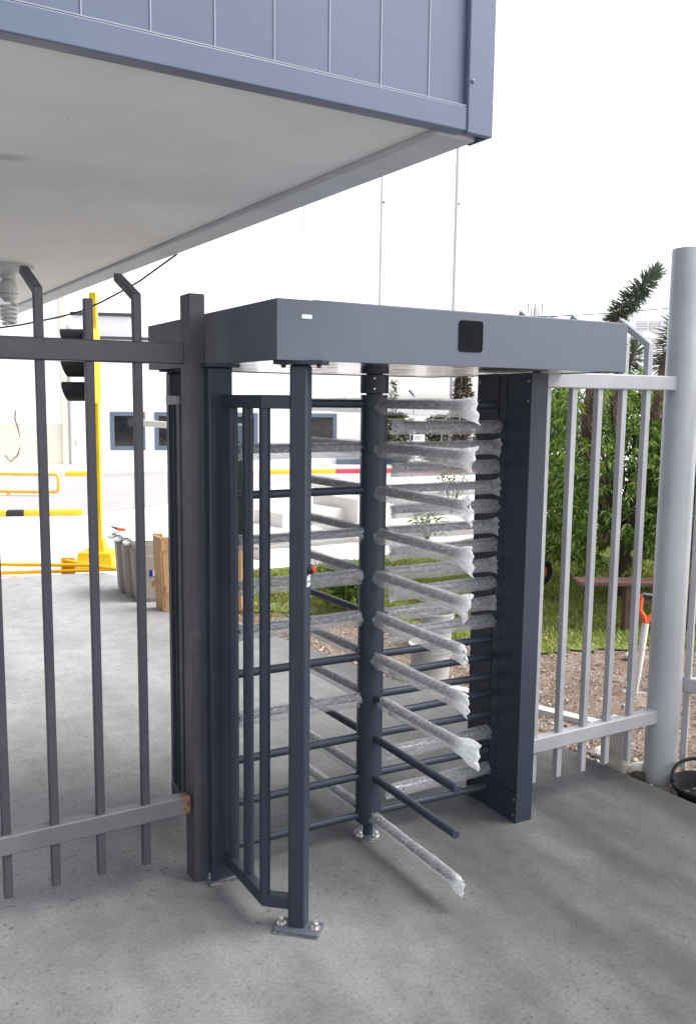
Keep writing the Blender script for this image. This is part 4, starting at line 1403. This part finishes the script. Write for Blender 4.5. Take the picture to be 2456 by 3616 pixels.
def yard_things():
    # bench
    t = thing('garden_bench', (4.38, 2.16, -.05), 'low red brown plank bench under the peach trees', 'bench')
    MB().bar((3.985, 2.415, .372), (6.1, 1.23, .372), .24, .035).build('seat', M['bench'], t, bevel=.004)
    for q in ((4.375, 2.17), (5.6, 1.49)):
        MB().box(q[0] - .05, q[0] + .05, q[1] - .05, q[1] + .05, -.05, .352, -.52).build('leg', M['bench'], t, bevel=.004)
    MB().bar((4.42, 2.16, .20), (5.55, 1.53, .20), .03, .035).build('stretcher', M['bench'], t, bevel=.003)
    # spade
    t = thing('spade', (3.14, .97, -.05), 'spade with orange D handle leaning behind the right fence', 'spade')
    b = Vector((3.15, .965, -.06)); e = Vector((3.232, .99, .415))
    ax = (e - b).normalized()
    MB().tube([b, b.lerp(e, .5), e], [.010, .020, .024], 14).build('shaft', M['shaft'], t)
    side = Vector((.80, -.46, .25)); side = (side - ax * side.dot(ax)).normalized()
    def hp(u, v): return e + side * u + ax * v
    MB().tube(tube_bend([hp(.0, -.01), hp(-.01, .045), hp(-.052, .075), hp(-.050, .185), hp(-.02, .19)], .03, 4), [.026] * 3 + [.019] * 30 if False else .019, 12).build('grip_frame', M['orange'], t)
    MB().tube(tube_bend([hp(.0, .0), hp(.02, .045), hp(.062, .075), hp(.064, .185), hp(.035, .19)], .03, 4), .019, 12).build('grip_frame', M['orange'], t)
    MB().tube([hp(-.045, .187), hp(.06, .187)], .022, 12).build('grip', M['black'], t)
    MB().add([b + side * u + ax * v + Vector((0, 0, 0)) + side.cross(ax) * w for v, u, w in ((.02, -.09, 0), (.02, .09, 0), (-.10, .08, .01), (-.16, 0, .02), (-.10, -.08, .01))], [(0, 1, 2, 3, 4)]).build('blade', M['steel'], t, smooth=0)
    # long channel on the ground, rocks, concrete stub
    d = Vector((2.55, .45)) - Vector((2.05, 1.60))
    o = MB()
    a0, b0 = Vector((2.06, 1.62, -.03)), Vector((2.48, .60, -.03))
    o.bar(a0, b0, .07, .006); o.bar(a0 + Vector((-.033, -.012, -.018)), b0 + Vector((-.033, -.012, -.018)), .005, .045); o.bar(a0 + Vector((.033, .012, -.018)), b0 + Vector((.033, .012, -.018)), .005, .045)
    tag(o.build('metal_channel', M['alu'], None, smooth=0), 'long pale metal channel lying on the soil behind the right fence', 'channel')
    tag(MB().box(2.01, 2.12, .06, .17, -.1, .235, .4).build('concrete_stub', M['rubble'], None, bevel=.012), 'rough concrete stub standing behind the right fence bars', 'stub')
    rocks = (((2.86, .56, -.03), .075, 'flat pale broken lump on the soil near the spade', M['whiterock'], .45), ((2.14, .30, -.04), .05, 'white stone just behind the fence, beside the stub', M['whiterock'], .7), ((2.22, 1.15, -.035), .045, 'white stone beside the metal channel', M['whiterock'], .7), ((2.08, -.02, -.04), .045, 'dark clod of earth at the slab edge near the round post', M['bark'], .7), ((3.72, 1.55, -.03), .05, 'pale stone at the front edge of the lawn', M['whiterock'], .6), ((2.13, .03, -.02), .04, 'pale stone tucked between stub and round post', M['whiterock'], .8))
    for k, (c, r, lab, m_, sq) in enumerate(rocks):
        tag(MB().rock(c, r, 70 + k, sq, 2).build('stone', m_, None), lab, 'stone', 'stones on the soil')
    # white buckets
    def bucket(x, y, r, h, lab, tilt=0):
        t = thing('plastic_bucket', (x, y, -.05), lab, 'bucket', 'white buckets behind the turnstile')
        pr = [(r * .86, -.055), (r * .97, h * .78), (r * 1.03, h * .78), (r * 1.03, h * .83), (r, h * .83), (r * 1.01, h * .94), (r * 1.06, h * .94), (r * 1.06, h), (r * .97, h), (r * .85, -.045), (0, -.045)]
        MB().lathe((x, y, 0), pr, 40).build('shell', M['bucket'], t)
        hp = [(x + r * 1.05 * math.cos(a), y + r * 1.05 * math.sin(a), h * .80 - .10 * abs(math.sin((a - .3)))) for a in [.3 - math.pi * k / 16 for k in range(17)]]
        MB().tube(hp, .004, 6).build('handle', M['steel'], t)
        return t
    bucket(2.62, 2.56, .135, .225, 'dirty white bucket heaped with rubble near the lawn')
    bucket(2.10, 1.90, .15, .20, 'dirty white bucket at the slab edge, partly behind rotor arms')
    for k, (dx, dy, dz, r, m_, lab) in enumerate(((.03, -.03, .262, .085, 'rubble', 'large brown rubble piece on top of the full bucket'), (-.06, .01, .245, .065, 'whiterock', 'pale rubble piece at the left of the full bucket'), (.085, .03, .245, .055, 'whiterock', 'pale rubble piece at the right of the full bucket'))):
        tag(MB().rock((2.62 + dx, 2.56 + dy, dz), r, 90 + k, .55, 2).build('rubble_piece', M[m_], None, smooth=25), lab, 'rubble')
    # black bucket by the slab edge
    x, y, r = 2.205, -.335, .158
    t = thing('black_tub', (x, y, -.06), 'black rubber bucket beside the round post at the slab edge', 'bucket')
    MB().lathe((x, y, 0), [(r * .8, -.059), (r * .98, .0), (r * 1.05, .004), (r * 1.06, .016), (r * 1.0, .020), (r * .93, .012), (r * .76, -.050), (0, -.051)], 44).build('shell', M['tub'], t)
    hp = [(x + r * math.cos(a), y + r * math.sin(a), .022 + .062 * abs(math.sin(a - 2.5))) for a in [2.5 - math.pi * k / 18 for k in range(19)]]
    MB().tube(hp, .0095, 8).build('handle', M['tub'], t)
    # wheelbarrow partly behind the comb column
    x, y = 4.62, 3.66
    t = thing('wheelbarrow', (4.3, 3.8, -.05), 'orange wheelbarrow half hidden behind the turnstile column', 'wheelbarrow')
    T = Matrix.Translation((4.635, 3.64, .19)) @ Vector((-.4, -.9, 0)).to_track_quat('Z', 'Y').to_matrix().to_4x4()
    w = MB().lathe(None, [(.09, -.035), (.155, -.035), (.165, -.015), (.165, .015), (.155, .035), (.09, .035)], 28, T).build('wheel', M['tub'], t)
    MB().lathe(None, [(.10, -.03), (.10, .036), (.03, .045), (0, .045)], 24, T).build('hub', M['orange'], w)
    c = Vector((4.40, 3.76, .27)); ux = Vector((.86, -.5, 0)); uy = Vector((.5, .86, 0))
    def q(u, v, z): return c + ux * u + uy * v + Vector((0, 0, z))
    MB().add([q(-.13, -.12, -.10), q(.10, -.12, -.10), q(.10, .12, -.10), q(-.13, .12, -.10), q(-.20, -.2, .10), q(.22, -.2, .10), q(.22, .2, .10), q(-.20, .2, .10)], [(0, 3, 2, 1), (0, 1, 5, 4), (1, 2, 6, 5), (2, 3, 7, 6), (3, 0, 4, 7)]).build('tray', M['orange'], t, smooth=0)
    for s in (-1, 1):
        MB().tube([q(.30, s * .05, -.08), q(-.1, s * .15, -.08), q(-.38, s * .2, .02)], .014, 8).build('handle', M['orange'], t)
        MB().tube([q(-.36, s * .195, .015), q(-.44, s * .21, .045)], .021, 10).build('grip', M['kerbred'], t)
        MB().tube([q(-.12, s * .15, -.09), q(-.16, s * .16, -.32)], .013, 8).build('leg', M['orange'], t)
yard_things()
